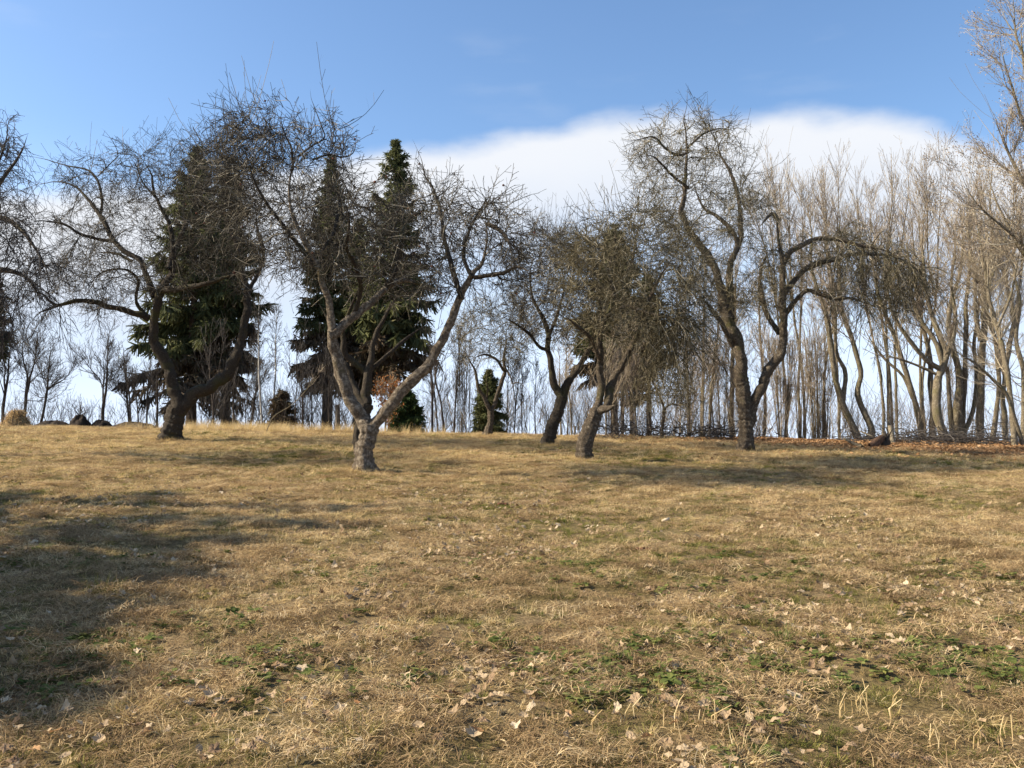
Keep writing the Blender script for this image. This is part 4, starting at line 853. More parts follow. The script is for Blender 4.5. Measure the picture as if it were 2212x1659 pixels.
# off-frame spruces to the left whose shade falls across the near meadow
def build_shade():
    for i, (y, h, w, dn, rd) in enumerate([(3.2, 7.75, 'nearest', 1.2, 1.7), (4.2, 8.0, 'first', 1.3, 1.75), (5.4, 7.9, 'second', 1.3, 1.75), (6.8, 7.8, 'third', 1.2, 1.7), (8.2, 8.0, 'fourth', .55, 1.6), (9.6, 8.4, 'fifth', .38, 1.5), (11.0, 8.6, 'sixth', .34, 1.5)]):
        spruce(f'{w} spruce of the row outside the picture that shades the meadow', 0, 0, 0, 0, 0, 801 + i, xy=(-14.2 + .25 * (i % 2), y), H=h, rad=rd, low=.03, dens=dn, group='spruces shading the meadow', taper=.42)
build_shade()

# ------------------------------------------------------------------ small things along the edge
def mound(label, px, w_px, h_px, Y, mat, name, seed, cat='mound', group=None, basepy=915):
    rng = np.random.default_rng(seed); b = P(px, basepy, Y); base = np.array([b[0], Y, float(ground_z(b[0], Y)) - .1])
    w = w_px / F * Y / 2; top = P(px, basepy - h_px, Y)[2]; h = max(.25, top - base[2])
    nr, na = 14, 36; r = np.linspace(0, 1, nr); a = np.linspace(0, 2 * math.pi, na, endpoint=False)
    rr, aa = np.meshgrid(r, a, indexing='ij')
    prof = np.cos(np.minimum(rr, 1) * math.pi / 2) ** 1.1; bump = sum(.06 * np.sin(k * aa + rng.uniform(0, 6) + 4 * rr) for k in (2, 3, 5, 7)) * rr * (1 - rr) * 2.5
    V = np.stack([base[0] + w * rr * np.cos(aa) * (1 + .1 * np.sin(3 * aa)), base[1] + w * .8 * rr * np.sin(aa), base[2] + h * np.clip(prof + bump + rng.normal(0, .05, rr.shape) * (rr > .1) + .10 * np.sin(5 * rr + 2 * aa) * (1 - rr), -.1, None)], -1).reshape(-1, 3)
    idx = np.arange(nr * na).reshape(nr, na)
    Fq = np.stack([idx[:-1], idx[1:], np.roll(idx[1:], -1, 1), np.roll(idx[:-1], -1, 1)], -1).reshape(-1, 4)
    o = mesh_np(name, V, Fq, M[mat], origin=base); o.location = base; tag(o, label, cat, group)
    if mat == 'hay':
        n = 1500; i = rng.integers(na * 2, len(V), n); c = V[i] - base; dv = unit(rng.normal(size=(n, 3)) * [1, 1, .5]); sd = unit(np.cross(dv, rng.normal(size=(n, 3))))
        p = c[:, None] + dv[:, None] * (rng.uniform(.15, .45, n)[:, None] * np.linspace(-.5, .5, 3))[..., None]; Vb, Fb, tb = ribbons(p, np.full((n, 3), .006), sd)
        x = mesh_np('loose_straw', Vb, Fb, M['thatch'], o, attrs={'tone': rng.random(n)[tb]}); x['kind'] = 'stuff'
    return o
def post(label, px, topy, w_px, Y, seed, mat='post', lean=(0, 0), name='fence_post', group='old fence posts at the meadow edge', cat='fence post', basepy=945):
    rng = np.random.default_rng(seed); b = P(px, basepy, Y); base = np.array([b[0], Y, float(ground_z(b[0], Y))]); top = P(px + lean[0], topy, Y + lean[1])
    root = thing(name, label, cat, base, group)
    t = np.linspace(0, 1, 7)[:, None]; p = (base - [0, 0, .2]) * (1 - t) + top * t; p[:, :2] += rng.normal(0, .006, (7, 2))
    r = np.full(7, w_px / F * Y / 2) * np.linspace(1.05, .95, 7)
    V, Fq, _ = tubes(p[None], r[None], 10, .05, rng)
    c = len(V); V = np.concatenate([V, top[None] + [[0.0, 0, rng.uniform(-.01, .03)]]])
    body = mesh_np('shaft', V, Fq, M[mat], root, origin=base)
    k = 10; ring = V[c - k:c]; Vc = np.concatenate([ring, top[None]]); Fc = np.array([[i, (i + 1) % k, k] for i in range(k)])
    mesh_np('cut_end', Vc, Fc, M['pale_post'], root, origin=base, smooth=False)
    return root
def sticks(root, cen, spread, n, ln, rad, rng, mat, name, up=.3, S=4, origin=None):
    c = cen + rng.normal(0, 1, (n, 3)) * spread; d = unit(rng.normal(size=(n, 3)) * [1, .8, up]); l = ln * rng.uniform(.3, 1.2, n)
    s = np.linspace(-.5, .5, 5); p = c[:, None] + d[:, None] * (l[:, None] * s)[..., None]; p += np.cumsum(rng.normal(0, .05, p.shape), 1) * l[:, None, None]
    gz = ground_z(p[..., 0], p[..., 1]); p[..., 2] = np.maximum(p[..., 2], gz + .01)
    r = rad * rng.uniform(.4, 1.3, n)[:, None] * np.linspace(1.1, .5, 5)
    V, Fq, ti = tubes(p, r, S); o = mesh_np(name, V, Fq, mat, root, attrs={'tone': rng.random(n)[ti]}, origin=origin); o['kind'] = 'stuff'; return o
def build_edge():
    mound('straw-coloured heap with a rounded top at the far meadow edge', 34, 80, 32, 33.5, 'hay', 'straw_heap', 1, 'heap', basepy=922)
    mound('long low dark earth mound between the slanting tree and the pointed mound', 112, 130, 14, 33, 'earth', 'earth_mound', 2, group='dark earth mounds', basepy=924)
    mound('pointed dark earth mound with a little shrub on top', 171, 64, 27, 33, 'earth', 'earth_mound', 3, group='dark earth mounds', basepy=926)
    mound('low dark earth mound at the foot of the double-trunk tree', 218, 70, 15, 33.2, 'earth', 'earth_mound', 4, group='dark earth mounds', basepy=924)
    mound('flat dark bank of earth trailing towards the spruces', 285, 150, 11, 33, 'earth', 'earth_mound', 5, group='dark earth mounds', basepy=924)
    bare_tree('shrub', 'tiny leafless shrub on top of the pointed earth mound', 'shrub', None, [[(172, 902, 3), (174, 893, 2), (178, 884, 1.5)], [(172, 902, 3), (168, 893, 2), (160, 888, 1.2)], [(172, 902, 3), (180, 894, 2), (186, 890, 1.2)]], 33, 21, bark='dark_bark', twig='dark_twig', n1=14, n2=40, n3=80, l1=.5, tr=(.2, 1), S=5)
    post('rough broken dark post in the scrub left of the front apple trunk', 729, 874, 10, 33, 1)
    post('thin mossy post in the dry grass near the first birch', 504, 892, 5, 32.5, 2)
    post('slim dark post between the right-leaning and the scarred apple trunks', 1242, 920, 4.5, 33, 3)
    post('short thick post just right of the scarred apple trunk', 1328, 921, 6, 33, 4)
    post('upright post right of the little umbrella apple tree', 1457, 918, 5.5, 33, 5)
    post('narrow post beside the slanting grey-green trunk', 1510, 917, 3.5, 33, 6)
    post('pale squared post leaning out of the leaf litter', 1932, 919, 10, 28.6, 7, mat='pale_post', lean=(-9, .1), name='leaning_post', group=None, basepy=966)
    # broken stump beside the leaning post
    rng = np.random.default_rng(55); base = on_ground(1912, 966); root = thing('broken_stump', 'splintered dark stump behind the pale leaning post', 'stump', base)
    sc_ = base[1] / F
    for k in range(11):
        a = rng.uniform(0, 6.28); c = base + np.array([math.cos(a) * 9 * sc_ + 6 * sc_, math.sin(a) * .12 + .25, -.05]); hgt = rng.uniform(22, 44) * sc_
        p = np.stack([c, c + [rng.normal(0, .03), 0, hgt * .5], c + [rng.normal(.02, .08), 0, hgt]]); V, Fq, _ = tubes(p[None], np.array([[.055, .045, .008]]), 6, .1, rng)
        mesh_np('splinter', V, Fq, M['dark_bark'], root, origin=base)
    q = np.stack([base + [-.42, .05, .02], base + [-.2, .1, .16], base + [0.0, .15, .30]]); V, Fq, _ = tubes(q[None], np.array([[.10, .13, .09]]), 10, .1, rng)
    mesh_np('slab', V, Fq, bark_mat('split_wood', (.05, .03, .02), (.15, .09, .06), (.24, .16, .11), (.1, .07, .04), .3, 1.5, .4), root, origin=base)
    # fallen poles by the U trunks
    for k, (a, b, w, lab) in enumerate([((1822, 946), (1862, 968), 8, 'fallen branch lying at the foot of the U-shaped trunks'), ((1855, 930), (1905, 952), 5, 'thin fallen branch behind the U-shaped trunks')]):
        B = on_ground(*b); p = np.stack([B + [0, 0, .03], P((a[0] + b[0]) / 2, (a[1] + b[1]) / 2, B[1] + .3), P(*a, B[1] + .7)]); root = thing('fallen_branch', lab, 'branch', B, 'fallen branches at the wood edge')
        q = resample(np.concatenate([p, np.array([[w], [w * .8], [w * .6]]) / F * 30 / 2], 1), .1); limb_mesh(q, 8, .05, rng, 'shaft', M['wood_bark'], root)
    # brush
    B = on_ground(2090, 968) + np.array([0, 1.8, 0]); root = thing('brush_heap', 'wide low heap of dark brushwood under the mossy multi-stemmed tree', 'brush heap', B)
    sticks(root, B + [0, .3, .22], np.array([1.5, .8, .16]), 900, 1.1, .010, rng, M['dark_twig'], 'sticks', .25, origin=B)
    B = on_ground(1560, 955) + np.array([0, 1.5, 0]); root = thing('brush_heap', 'line of dead branches behind the fence posts right of the umbrella apple tree', 'brush heap', B)
    sticks(root, B + [-.2, .8, .30], np.array([1.1, .5, .18]), 260, 1.2, .012, rng, M['dark_twig'], 'sticks', .5, origin=B)
    B = on_ground(1385, 950) + np.array([0, 1.8, 0]); root = thing('brush_heap', 'small tangle of dead branches at the foot of the old conifer', 'brush heap', B)
    sticks(root, B + [0, .5, .25], np.array([.55, .4, .16]), 110, .9, .012, rng, M['dark_twig'], 'sticks', .5, origin=B)
    # undergrowth along the far edge
    def scrub(label, x0, x1, n, h_px, Y, seed, mat):
        rng = np.random.default_rng(seed); xs = rng.uniform(x0, x1, n); Ys = Y + rng.normal(0, 1.0, n)
        bx = np.array([P(x, 935, y)[:2] for x, y in zip(xs, Ys)]); z = ground_z(bx[:, 0], bx[:, 1]); h = (h_px * rng.uniform(.3, 1.1, n) + 18) / F * Y
        c = np.column_stack([bx, z]); s = np.linspace(0, 1, 5); d = unit(np.column_stack([rng.normal(0, .3, n), rng.normal(0, .3, n), np.ones(n)]))
        p = c[:, None] + d[:, None] * (h[:, None] * s)[..., None]; p += np.cumsum(rng.normal(0, .035, p.shape), 1) * h[:, None, None]
        r = np.full((n, 1), .010) * np.linspace(1, .4, 5)
        P2, R2 = grow(rng, p, r, n * 7, (.2, 1), lambda t, pl: .15 + .4 * pl, (38, 15), (0, 0, .25), .08, 3, .7, .004, .006)
        m_ = merge([tubes(p, r, 4), tubes(P2, R2, 3)]); tone = np.concatenate([np.repeat(rng.random(n), 20), np.repeat(rng.random(n * 7), 9)])
        o = mesh_np('undergrowth', m_[0], m_[1], M[mat], attrs={'tone': tone}); tag(o, label, 'undergrowth', kind='stuff')
    scrub('dark leafless undergrowth below the spruces', 430, 760, 260, 95, 36, 31, 'dark_twig')
    scrub('grey brushy undergrowth beyond the far skyline', 900, 1250, 220, 100, 37, 32, 'wood_twig')
    scrub('brown undergrowth behind the fence posts', 1240, 1660, 330, 125, 37, 33, 'wood_twig')
    scrub('brown undergrowth under the wood edge trees', 1640, 2230, 260, 90, 35, 34, 'wood_twig')
    scrub('sparse stalks around the earth mounds', -20, 420, 120, 45, 34, 35, 'dark_twig')
build_edge()

# ------------------------------------------------------------------ grass, leaves and litter
proto_col = bpy.data.collections.new('scatter_protos')
def proto(V, Fq, tone, mat, nm):
    me = bpy.data.meshes.new(nm); me.from_pydata([tuple(v) for v in V], [], [tuple(int(i) for i in f) for f in Fq])
    a = me.attributes.new('tone', 'FLOAT', 'POINT'); a.data.foreach_set('value', np.asarray(tone, np.float32)); me.materials.append(mat)
    return me
def blades(rng, n, rad, ln, wd, tilt, mat, nm, K=4, curl=.5, prefer=None):
    a = rng.uniform(0, 6.283, n); r = rad * np.sqrt(rng.random(n)); c = np.stack([r * np.cos(a), r * np.sin(a), np.full(n, -.008)], 1)
    az = a + rng.normal(0, .7, n) if prefer is None else prefer + rng.normal(0, 1.1, n) + rng.choice([0, math.pi], n)
    ti = np.radians(np.clip(rng.normal(tilt[0], tilt[1], n), 3, 93)); l = ln * rng.uniform(.4, 1.15, n)
    hd = np.stack([np.cos(az), np.sin(az), 0 * az], 1); s = np.linspace(0, 1, K)
    p = np.zeros((n, K, 3)); p[:, 0] = c
    for k in range(1, K):
        tk = ti + curl * rng.uniform(.2, 1.2, n) * (s[k] - .5 / K); tk = np.minimum(tk, 2.0)
        p[:, k] = p[:, k - 1] + (l / (K - 1))[:, None] * (hd * np.sin(tk)[:, None] + np.array([0, 0, 1.0]) * np.cos(tk)[:, None])
    p[..., 2] = np.maximum(p[..., 2], .002 + .012 * rng.random((n, 1)))
    p[:, 0, 2] = c[:, 2]
    if prefer is not None: p[..., 2] += .022 * rng.random((n, 1))
    sd = unit(np.cross(hd, [0, 0, 1.0]) + rng.normal(0, .35, (n, 3)))
    w = wd * rng.uniform(.6, 1.3, n)[:, None] * np.linspace(1, .25, K)
    V, Fq, t = ribbons(p, w, sd)
    return proto(V, Fq, rng.random(n)[t], mat, nm)
def leaf_shape(rng, kind=0):
    """curled lobed leaf about 8 cm long"""
    n = 16; a = np.linspace(0, 2 * math.pi, n, endpoint=False)
    lob = (0.85 + .15 * np.cos(5 * a + rng.uniform(0, 6))) if kind == 0 else ((0.9 + .10 * np.cos(7 * a + .4)) if kind == 1 else np.ones(n))
    rad = lob * rng.uniform(.78, 1.15, n); asp = (.85, .62, .5)[kind]
    x = rad * np.cos(a); y = rad * np.sin(a) * asp
    mid = np.stack([x * .5, y * .5], 1); out = np.stack([x, y], 1)
    pts = np.concatenate([[[0, 0]], mid, out]); c1, c2 = rng.uniform(-.5, .7), rng.uniform(-.3, .9); tw = rng.uniform(-.5, .5)
    z = c1 * pts[:, 0] ** 2 * .6 + c2 * pts[:, 1] ** 2 + tw * pts[:, 0] * pts[:, 1] + rng.normal(0, .06, len(pts))
    V = np.column_stack([pts, z - z.min()]) * .042
    Fq = [(0, 1 + i, 1 + (i + 1) % n) for i in range(n)] + [(1 + i, 1 + n + i, 1 + n + (i + 1) % n) for i in range(n)] + [(1 + i, 1 + n + (i + 1) % n, 1 + (i + 1) % n) for i in range(n)]
    st = np.array([[1.0, .015, .25], [1.0, -.015, .25], [1.7, 0, .5]]) * .042
    Fq.append((len(V), len(V) + 1, len(V) + 2)); V = np.concatenate([V, st])
    return V, Fq
def weed_mesh(rng, mat, nm):
    V, Fq, T = [], [], []
    for k in range(14):
        az = rng.uniform(0, 6.28); r = rng.uniform(.01, .07); h = rng.uniform(.01, .045); c = np.array([r * math.cos(az), r * math.sin(az), h]); s = rng.uniform(.010, .022)
        d = np.array([math.cos(az), math.sin(az), rng.uniform(-.3, .5)]); d /= np.linalg.norm(d); e = unit(np.cross(d, [0, 0, 1.0])); n = np.cross(e, d); o = len(V)
        for t, w, z in ((-1, .35, 0), (-.2, 1, .25), (.7, .8, .2), (1.1, .1, 0)):
            V += [c + d * t * s - e * w * s + n * z * s, c + d * t * s + n * z * s * .3, c + d * t * s + e * w * s + n * z * s]
        for j in range(3):
            b = o + 3 * j; Fq += [(b, b + 1, b + 4, b + 3), (b + 1, b + 2, b + 5, b + 4)]
        T += [rng.random()] * 12
    return proto(V, Fq, T, mat, nm)

def scatter(name, label, me_list, pts, scl, seed, extra=None, tilt=.12):
    """instance the prototype meshes on the given ground points with geometry nodes: one object of kind stuff"""
    rng = np.random.default_rng(seed); n = len(pts)
    col = bpy.data.collections.new(name + '_protos')
    for i, me in enumerate(me_list):
        col.objects.link(bpy.data.objects.new('%s_%02d' % (me.name, i), me))
    me = bpy.data.meshes.new(name); me.vertices.add(n); me.vertices.foreach_set('co', np.asarray(pts, np.float32).ravel())
    for an, dt, val in (('rot', 'FLOAT_VECTOR', np.column_stack([rng.normal(0, tilt, n), rng.normal(0, tilt, n), rng.uniform(0, 6.283, n)])), ('scl', 'FLOAT', scl), ('pick', 'INT', rng.integers(0, len(me_list), n) if extra is None else extra)):
        a = me.attributes.new(an, dt, 'POINT'); a.data.foreach_set('vector' if dt == 'FLOAT_VECTOR' else 'value', np.asarray(val, np.int32 if dt == 'INT' else np.float32).ravel())
    o = bpy.data.objects.new(name, me); C.objects.link(o)
    g = bpy.data.node_groups.new(name, 'GeometryNodeTree')
    g.interface.new_socket('Geometry', in_out='INPUT', socket_type='NodeSocketGeometry'); g.interface.new_socket('Geometry', in_out='OUTPUT', socket_type='NodeSocketGeometry')
    N, L = g.nodes, g.links
    gi, go = N.new('NodeGroupInput'), N.new('NodeGroupOutput'); ip = N.new('GeometryNodeInstanceOnPoints'); ci = N.new('GeometryNodeCollectionInfo')
    ci.inputs['Collection'].default_value = col; ci.inputs['Separate Children'].default_value = True; ci.inputs['Reset Children'].default_value = True
    def attr(nm, dt):
        x = N.new('GeometryNodeInputNamedAttribute'); x.data_type = dt; x.inputs['Name'].default_value = nm; return x.outputs['Attribute']
    mp = N.new('GeometryNodeMeshToPoints'); L.new(gi.outputs[0], mp.inputs['Mesh'])
    L.new(mp.outputs[0], ip.inputs['Points']); L.new(ci.outputs[0], ip.inputs['Instance']); ip.inputs['Pick Instance'].default_value = True
    L.new(attr('pick', 'INT'), ip.inputs['Instance Index'])
    er = N.new('FunctionNodeEulerToRotation'); L.new(attr('rot', 'FLOAT_VECTOR'), er.inputs[0]); L.new(er.outputs[0], ip.inputs['Rotation'])
    L.new(attr('scl', 'FLOAT'), ip.inputs['Scale']); L.new(ip.outputs[0], go.inputs[0])
    md = o.modifiers.new('scatter', 'NODES'); md.node_group = g
    tag(o, label, None, None, 'stuff'); return o

def fbm(x, y, seed, f=1.0):
    rng = np.random.default_rng(seed); v = 0; amp = 1; tot = 0
    for k in range(5):
        for _ in range(3):
            a = rng.uniform(0, 6.28); w = f * (1.9 ** k) * rng.uniform(.7, 1.3); v = v + amp * np.sin(w * (x * math.cos(a) + y * math.sin(a)) + rng.uniform(0, 6.28)); tot += amp
        amp *= .62
    return v / tot * 2.2
def area_points(rng, y0, y1, dens, margin=1.5, xlim=None):
    W1 = 0.62 * y1 + margin; n = int(dens * 2 * W1 * (y1 - y0)); x = rng.uniform(-W1, W1, n); y = rng.uniform(y0, y1, n)
    k = np.abs(x) < 0.62 * y + margin; x, y = x[k], y[k]
    return x, y
def wood_floor(x, y):                                # 1 where leaf litter from the wood covers the meadow
    lim = np.interp(x, [0, 3, 7, 10, 12.5, 15, 20], [30.5, 28.6, 27.6, 25.6, 23.6, 21.3, 19])
    return 1 / (1 + np.exp(-(y - lim) / 0.5)) * (1 / (1 + np.exp(-(x - 5.0) / 1.2)))
def build_cover():
    rng = np.random.default_rng(5)
    thatch = [blades(rng, 260, .24, .10, .0019, (76, 14), M['thatch'], 'thatch', prefer=rng.uniform(0, 6.28)) for _ in range(6)]
    straw = [blades(rng, 40, .045, .075, .0023, (44, 22), M['straw'], 'straw_tuft', curl=.9) for _ in range(4)] + [blades(rng, 30, .03, .12, .0021, (58, 18), M['straw'], 'straw_tuft', curl=1.0) for _ in range(2)]
    green = [blades(rng, 40, .04, .07, .0021, (40, 18), M['green'], 'green_tuft', curl=.8) for _ in range(4)]
    weeds = [weed_mesh(rng, M['weed'], 'weed') for _ in range(3)]
    def dry(x, y): return fbm(x, y, 3, 1.1)
    # flat thatch
    xs, ys, ss = [], [], []
    for y0, y1, dn, s in ((2.0, 9, 19, 1.0), (9, 19, 12, 1.0), (19, 34, 5, 1.2)):
        x, y = area_points(rng, y0, y1, dn); xs.append(x); ys.append(y); ss.append(np.full(len(x), s) * rng.uniform(.8, 1.2, len(x)))
    x, y, s = map(np.concatenate, (xs, ys, ss)); k = rng.random(len(x)) < .80 + .3 * dry(x, y); k &= wood_floor(x, y) < .7; x, y, s = x[k], y[k], s[k]
    scatter('thatch', 'flattened dead grass lying over the meadow', thatch, np.column_stack([x, y, ground_z(x, y) + .004]), s, 1)
    # dry and green tufts
    X, Y, S = [], [], []
    for y0, y1, dn, s in ((2.0, 9, 150, .8), (9, 19, 100, 1.0), (19, 34, 62, 1.45)):
        x, y = area_points(rng, y0, y1, dn); X.append(x); Y.append(y); S.append(np.full(len(x), s) * rng.uniform(.55, 1.25, len(x)))
    x, y, s = map(np.concatenate, (X, Y, S)); d = .62 * dry(x, y) + .3 * fbm(x, y, 9, 4.0)
    mid_green = .15 * np.exp(-((y - 20) / 5) ** 2)  # more green tufts in a band at middle distance
    p_dry = np.clip(0.50 + .6 * d + .028 * (y - 9) - mid_green - .18 * np.exp(-((y - 3.4) / 1.5) ** 2) * (.6 + .4 * np.tanh(x)), .06, .95)
    is_dry = rng.random(len(x)) < p_dry; keep = (wood_floor(x, y) < rng.uniform(.2, .9, len(x))) & (rng.random(len(x)) < np.clip(.85 + .5 * fbm(x, y, 21, 2.5), .15, 1))
    a = is_dry & keep; b = ~is_dry & keep
    scatter('dry_grass', 'short dry straw-coloured grass tufts all over the meadow', straw, np.column_stack([x[a], y[a], ground_z(x[a], y[a])]), s[a], 2)
    scatter('green_grass', 'short green grass growing between the dry tufts', green, np.column_stack([x[b], y[b], ground_z(x[b], y[b])]), s[b], 3)
    bx, by = [], []
    for o in bpy.data.objects:
        if o.name.split('.')[0] == 'apple_tree' and o.parent is None:
            n_ = 70; a_ = rng.uniform(0, 6.283, n_); r_ = .26 + rng.exponential(.16, n_); bx.append(o.location.x + r_ * np.cos(a_)); by.append(o.location.y + r_ * np.sin(a_))
    bx, by = np.concatenate(bx), np.concatenate(by)
    scatter('trunk_foot_grass', 'longer dry grass round the feet of the apple trunks', straw, np.column_stack([bx, by, ground_z(bx, by)]), rng.uniform(1.0, 2.3, len(bx)), 12)
    # weeds near
    x, y = area_points(rng, 2.0, 9, 90); k = fbm(x, y, 33, 2.2) + .35 * rng.normal(size=len(x)) + .12 * np.tanh(x) > .42; k &= rng.random(len(x)) < np.clip(1.15 - (y - 3) * .16, .05, 1); x, y = x[k], y[k]
    scatter('ground_weeds', 'low green leafy weeds among the near grass', weeds, np.column_stack([x, y, ground_z(x, y) + .004]), rng.uniform(.6, 1.15, len(x)), 4)
    # fallen leaves: the large near ones are objects of their own
    shapes = []
    for kd in (0, 0, 0, 1, 1, 2, 2, 0):
        V, Fq = leaf_shape(rng, kd); shapes.append(proto(V, Fq, np.full(len(V), rng.random()), M['fallen'], 'fallen_leaf'))
    lit = []
    for kd in (0, 1, 1, 2):
        V, Fq = leaf_shape(rng, kd); lit.append(proto(V, Fq, np.full(len(V), rng.random()), M['litter'], 'litter_leaf'))
    x, y = area_points(rng, 2.6, 16, 110, .5); k = rng.random(len(x)) < np.clip((.75 - .055 * (y - 3)) * (.75 + 1.7 * fbm(x, y, 41, 1.3)) - .05 * np.maximum(x - 1, 0), .03, 1); x, y = x[k], y[k]
    o_ = np.argsort(y); x, y = x[o_], y[o_]
    infr = (np.abs(x) < .58 * y) & (y > 3.45); big = np.nonzero(infr)[0][:298]
    for i in big:
        o = bpy.data.objects.new('fallen_leaf', shapes[int(rng.integers(8))] if rng.random() < .93 else lit[int(rng.integers(4))]); C.objects.link(o); o.parent = ground
        o.location = (x[i], y[i], float(ground_z(x[i], y[i])) + rng.uniform(.025, .06)); o.rotation_euler = (rng.normal(0, .3), rng.normal(0, .3), rng.uniform(0, 6.28)); sc_ = rng.uniform(.4, .95) ** 1.0; o.scale = (sc_,) * 3
    rest = np.ones(len(x), bool); rest[big] = False
    scatter('fallen_leaves', 'pale brown fallen leaves scattered through the grass', shapes, np.column_stack([x[rest], y[rest], ground_z(x[rest], y[rest]) + .025]), rng.uniform(.4, 1.0, rest.sum()), 6, tilt=.4)
    # orange leaf litter along the wood edge
    n = 60000; x = rng.uniform(2, 26, n); y = rng.uniform(20, 36, n); k = rng.random(n) < wood_floor(x, y) + .02 * (x > 4); x, y = x[k], y[k]
    scatter('leaf_litter', 'carpet of orange-brown leaves along the wood edge', lit, np.column_stack([x, y, ground_z(x, y) + .02]), rng.uniform(.9, 1.7, len(x)), 7, tilt=.45)
    # tall dry grass along the far edge
    tall = [blades(rng, 40, .10, .55, .0035, (16, 10), M['straw'], 'tall_grass', curl=.5, K=5) for _ in range(3)]
    px = np.concatenate([rng.normal(560, 75, 330), rng.uniform(400, 960, 160), rng.uniform(250, 420, 40)]); yy = rng.uniform(29.5, 33, len(px)); x = np.array([P(a_, 930, b_)[0] for a_, b_ in zip(px, yy)])
    scatter('tall_dry_grass', 'knee-high dry grass along the far edge below the birches', tall, np.column_stack([x, yy, ground_z(x, yy)]), rng.uniform(.35, .8, len(x)), 8)

    # single tufts and bits that stand out in the near meadow
    def tussock(name, label, cat, px, py, n, rad, ln, tilt, mat, seed, group, wd=.0022, curl=.9):
        r_ = np.random.default_rng(seed); b_ = on_ground(px, py); me = blades(r_, n, rad, ln, wd, tilt, M[mat], name, curl=curl)
        o = bpy.data.objects.new(name, me); C.objects.link(o); o.location = b_; tag(o, label, cat, group); return o
    g1 = 'dry grass tussocks in the near meadow'
    tussock('dry_tussock', 'large flattened straw-coloured tussock at the edge of the big shadow', 'tussock', 275, 1545, 260, .15, .19, (62, 18), 'straw', 1, g1)
    tussock('dry_tussock', 'bright straw tussock at the bottom edge amid green weeds', 'tussock', 1600, 1650, 220, .10, .15, (50, 18), 'straw', 2, g1)
    tussock('dry_tussock', 'straw tussock just beside the blue-green tuft', 'tussock', 1840, 1372, 150, .10, .15, (55, 18), 'straw', 3, g1)
    tussock('dry_tussock', 'pale straw tussock below the broken stubble stalks near the picture corner', 'tussock', 2120, 1560, 170, .10, .15, (58, 18), 'straw', 4, g1)
    tussock('dry_tussock', 'wide pale tussock in the open sunny meadow well short of the wood', 'tussock', 2170, 1170, 170, .16, .16, (55, 18), 'straw', 5, g1)
    tussock('dry_tussock', 'small golden tussock right of the fallen-leaf patch in the centre', 'tussock', 1500, 1350, 150, .09, .14, (52, 18), 'straw', 6, g1)
    tussock('dry_tussock', 'golden tussock standing alone above the shadow tip', 'tussock', 870, 1345, 150, .09, .13, (50, 18), 'straw', 7, g1)
    tussock('dry_tussock', 'pale tussock at the lower edge left of the weeds', 'tussock', 640, 1530, 150, .09, .13, (50, 18), 'straw', 8, g1)
    g2 = 'green grass tufts in the near meadow'
    tussock('grass_tuft', 'blue-green upright tuft of broad blades in dry thatch', 'grass tuft', 1690, 1392, 60, .05, .14, (26, 14), 'weed', 11, g2, .0035, .5)
    tussock('grass_tuft', 'fresh green tuft at the bottom edge in the sun beyond the shadow', 'grass tuft', 770, 1590, 110, .08, .13, (35, 16), 'green', 12, g2)
    tussock('grass_tuft', 'green tuft in the lit strip just past the shadow', 'grass tuft', 620, 1265, 110, .10, .15, (40, 16), 'green', 13, g2)
    tussock('grass_tuft', 'green tuft inside the dark shadow', 'grass tuft', 225, 1275, 140, .13, .15, (40, 16), 'green', 14, g2)
    tussock('grass_tuft', 'green tuft in front of the centre leaves', 'grass tuft', 1215, 1290, 110, .09, .14, (42, 16), 'green', 15, g2)
    tussock('grass_tuft', 'bright green patch at the picture edge in sun', 'grass tuft', 2175, 1475, 170, .18, .10, (35, 16), 'weed', 16, g2, .002, .5)
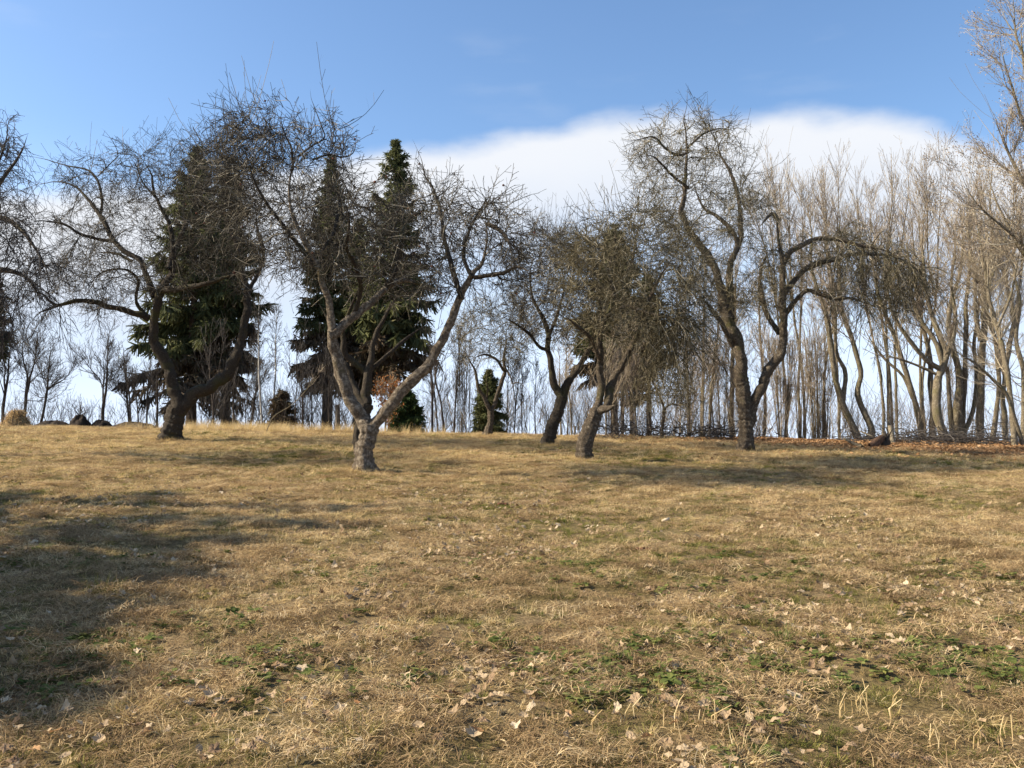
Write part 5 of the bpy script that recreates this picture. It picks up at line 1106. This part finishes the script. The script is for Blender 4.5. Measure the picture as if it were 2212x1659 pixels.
    # stubble: standing pale stalks
    for k, (px, py, n, w, lab) in enumerate([(1905, 1535, 16, .30, 'row of pale stiff stubble stalks standing in green weeds'), (1410, 1560, 14, .30, 'cluster of pale stubble stalks near the bottom middle'), (2110, 1620, 12, .24, 'pale stubble stalks in the corner of the meadow')]):
        r_ = np.random.default_rng(60 + k); b_ = on_ground(px, py); root = thing('stubble', lab, 'stubble', b_, 'stubble stalks')
        for j in range(n):
            x = b_[0] + r_.uniform(-w, w); y = b_[1] + r_.uniform(-.12, .12); z = float(ground_z(x, y)); h = r_.uniform(.07, .13)
            p = np.stack([[x, y, z - .01], [x + r_.normal(0, .008), y, z + h * .5], [x + r_.normal(0, .03), y + r_.normal(0, .02), z + h]])
            V, Fq, ti = tubes(p[None], np.array([[.0028, .0026, .0022]]), 5); mesh_np('stalk', V, Fq, M['straw'], root, attrs={'tone': np.full(len(V), r_.uniform(.75, 1))}, origin=b_)
    # odd bits
    def lump(name, label, cat, px, py, mat, n, size, seed, group=None):
        r_ = np.random.default_rng(seed); b_ = on_ground(px, py); root = thing(name, label, cat, b_, group); I = ball(2)
        for j in range(n):
            c = b_ + np.array([r_.normal(0, size * 1.5), r_.normal(0, size), size * .6]); V = c + I[0] * size * r_.uniform(.6, 1.1) * np.array([1, 1, .75]) * (1 + .12 * r_.normal(size=(len(I[0]), 1)))
            mesh_np('rotten_apple', V, I[1], M[mat], root, origin=b_)
    lump('rotten_apples', 'small cluster of dark reddish rotten apples in the mid meadow', 'rotten apples', 1092, 1093, 'rot', 6, .032, 71)
    lump('rotten_apples', 'small cluster of brown rotten apples right of centre in the near meadow', 'rotten apples', 1392, 1190, 'rot', 7, .028, 72)
    def leaf_obj(label, px, py, sc_, seed, kind=0, mat='litter'):
        r_ = np.random.default_rng(seed); V, Fq = leaf_shape(r_, kind); me = proto(V, Fq, np.full(len(V), .55), M[mat], 'orange_leaf'); o = bpy.data.objects.new('orange_leaf', me); C.objects.link(o)
        b_ = on_ground(px, py); o.location = b_ + [0, 0, .02]; o.scale = (sc_,) * 3; o.rotation_euler = (-.5, .3, r_.uniform(0, 6)); tag(o, label, 'leaf', 'bright orange fallen leaves')
    leaf_obj('bright orange leaf lying right in the bottom middle of the meadow', 1228, 1430, 1.2, 1)
    leaf_obj('orange leaf by the thatch left of the blue-green tuft', 1622, 1302, 1.1, 2, 1)
    leaf_obj('small orange leaf in the sunny meadow right of the centre', 1655, 1218, .9, 3)
    o = tag(mesh_np('wood_chip', ball(1)[0] * [.07, .03, .018], ball(1)[1], M['chip'], smooth=False), 'pale chip of wood lying in the sunny grass', 'wood chip')
    o.location = on_ground(1438, 1128) + [0, 0, .03]; o.rotation_euler = (.2, -.3, .4)
build_cover()
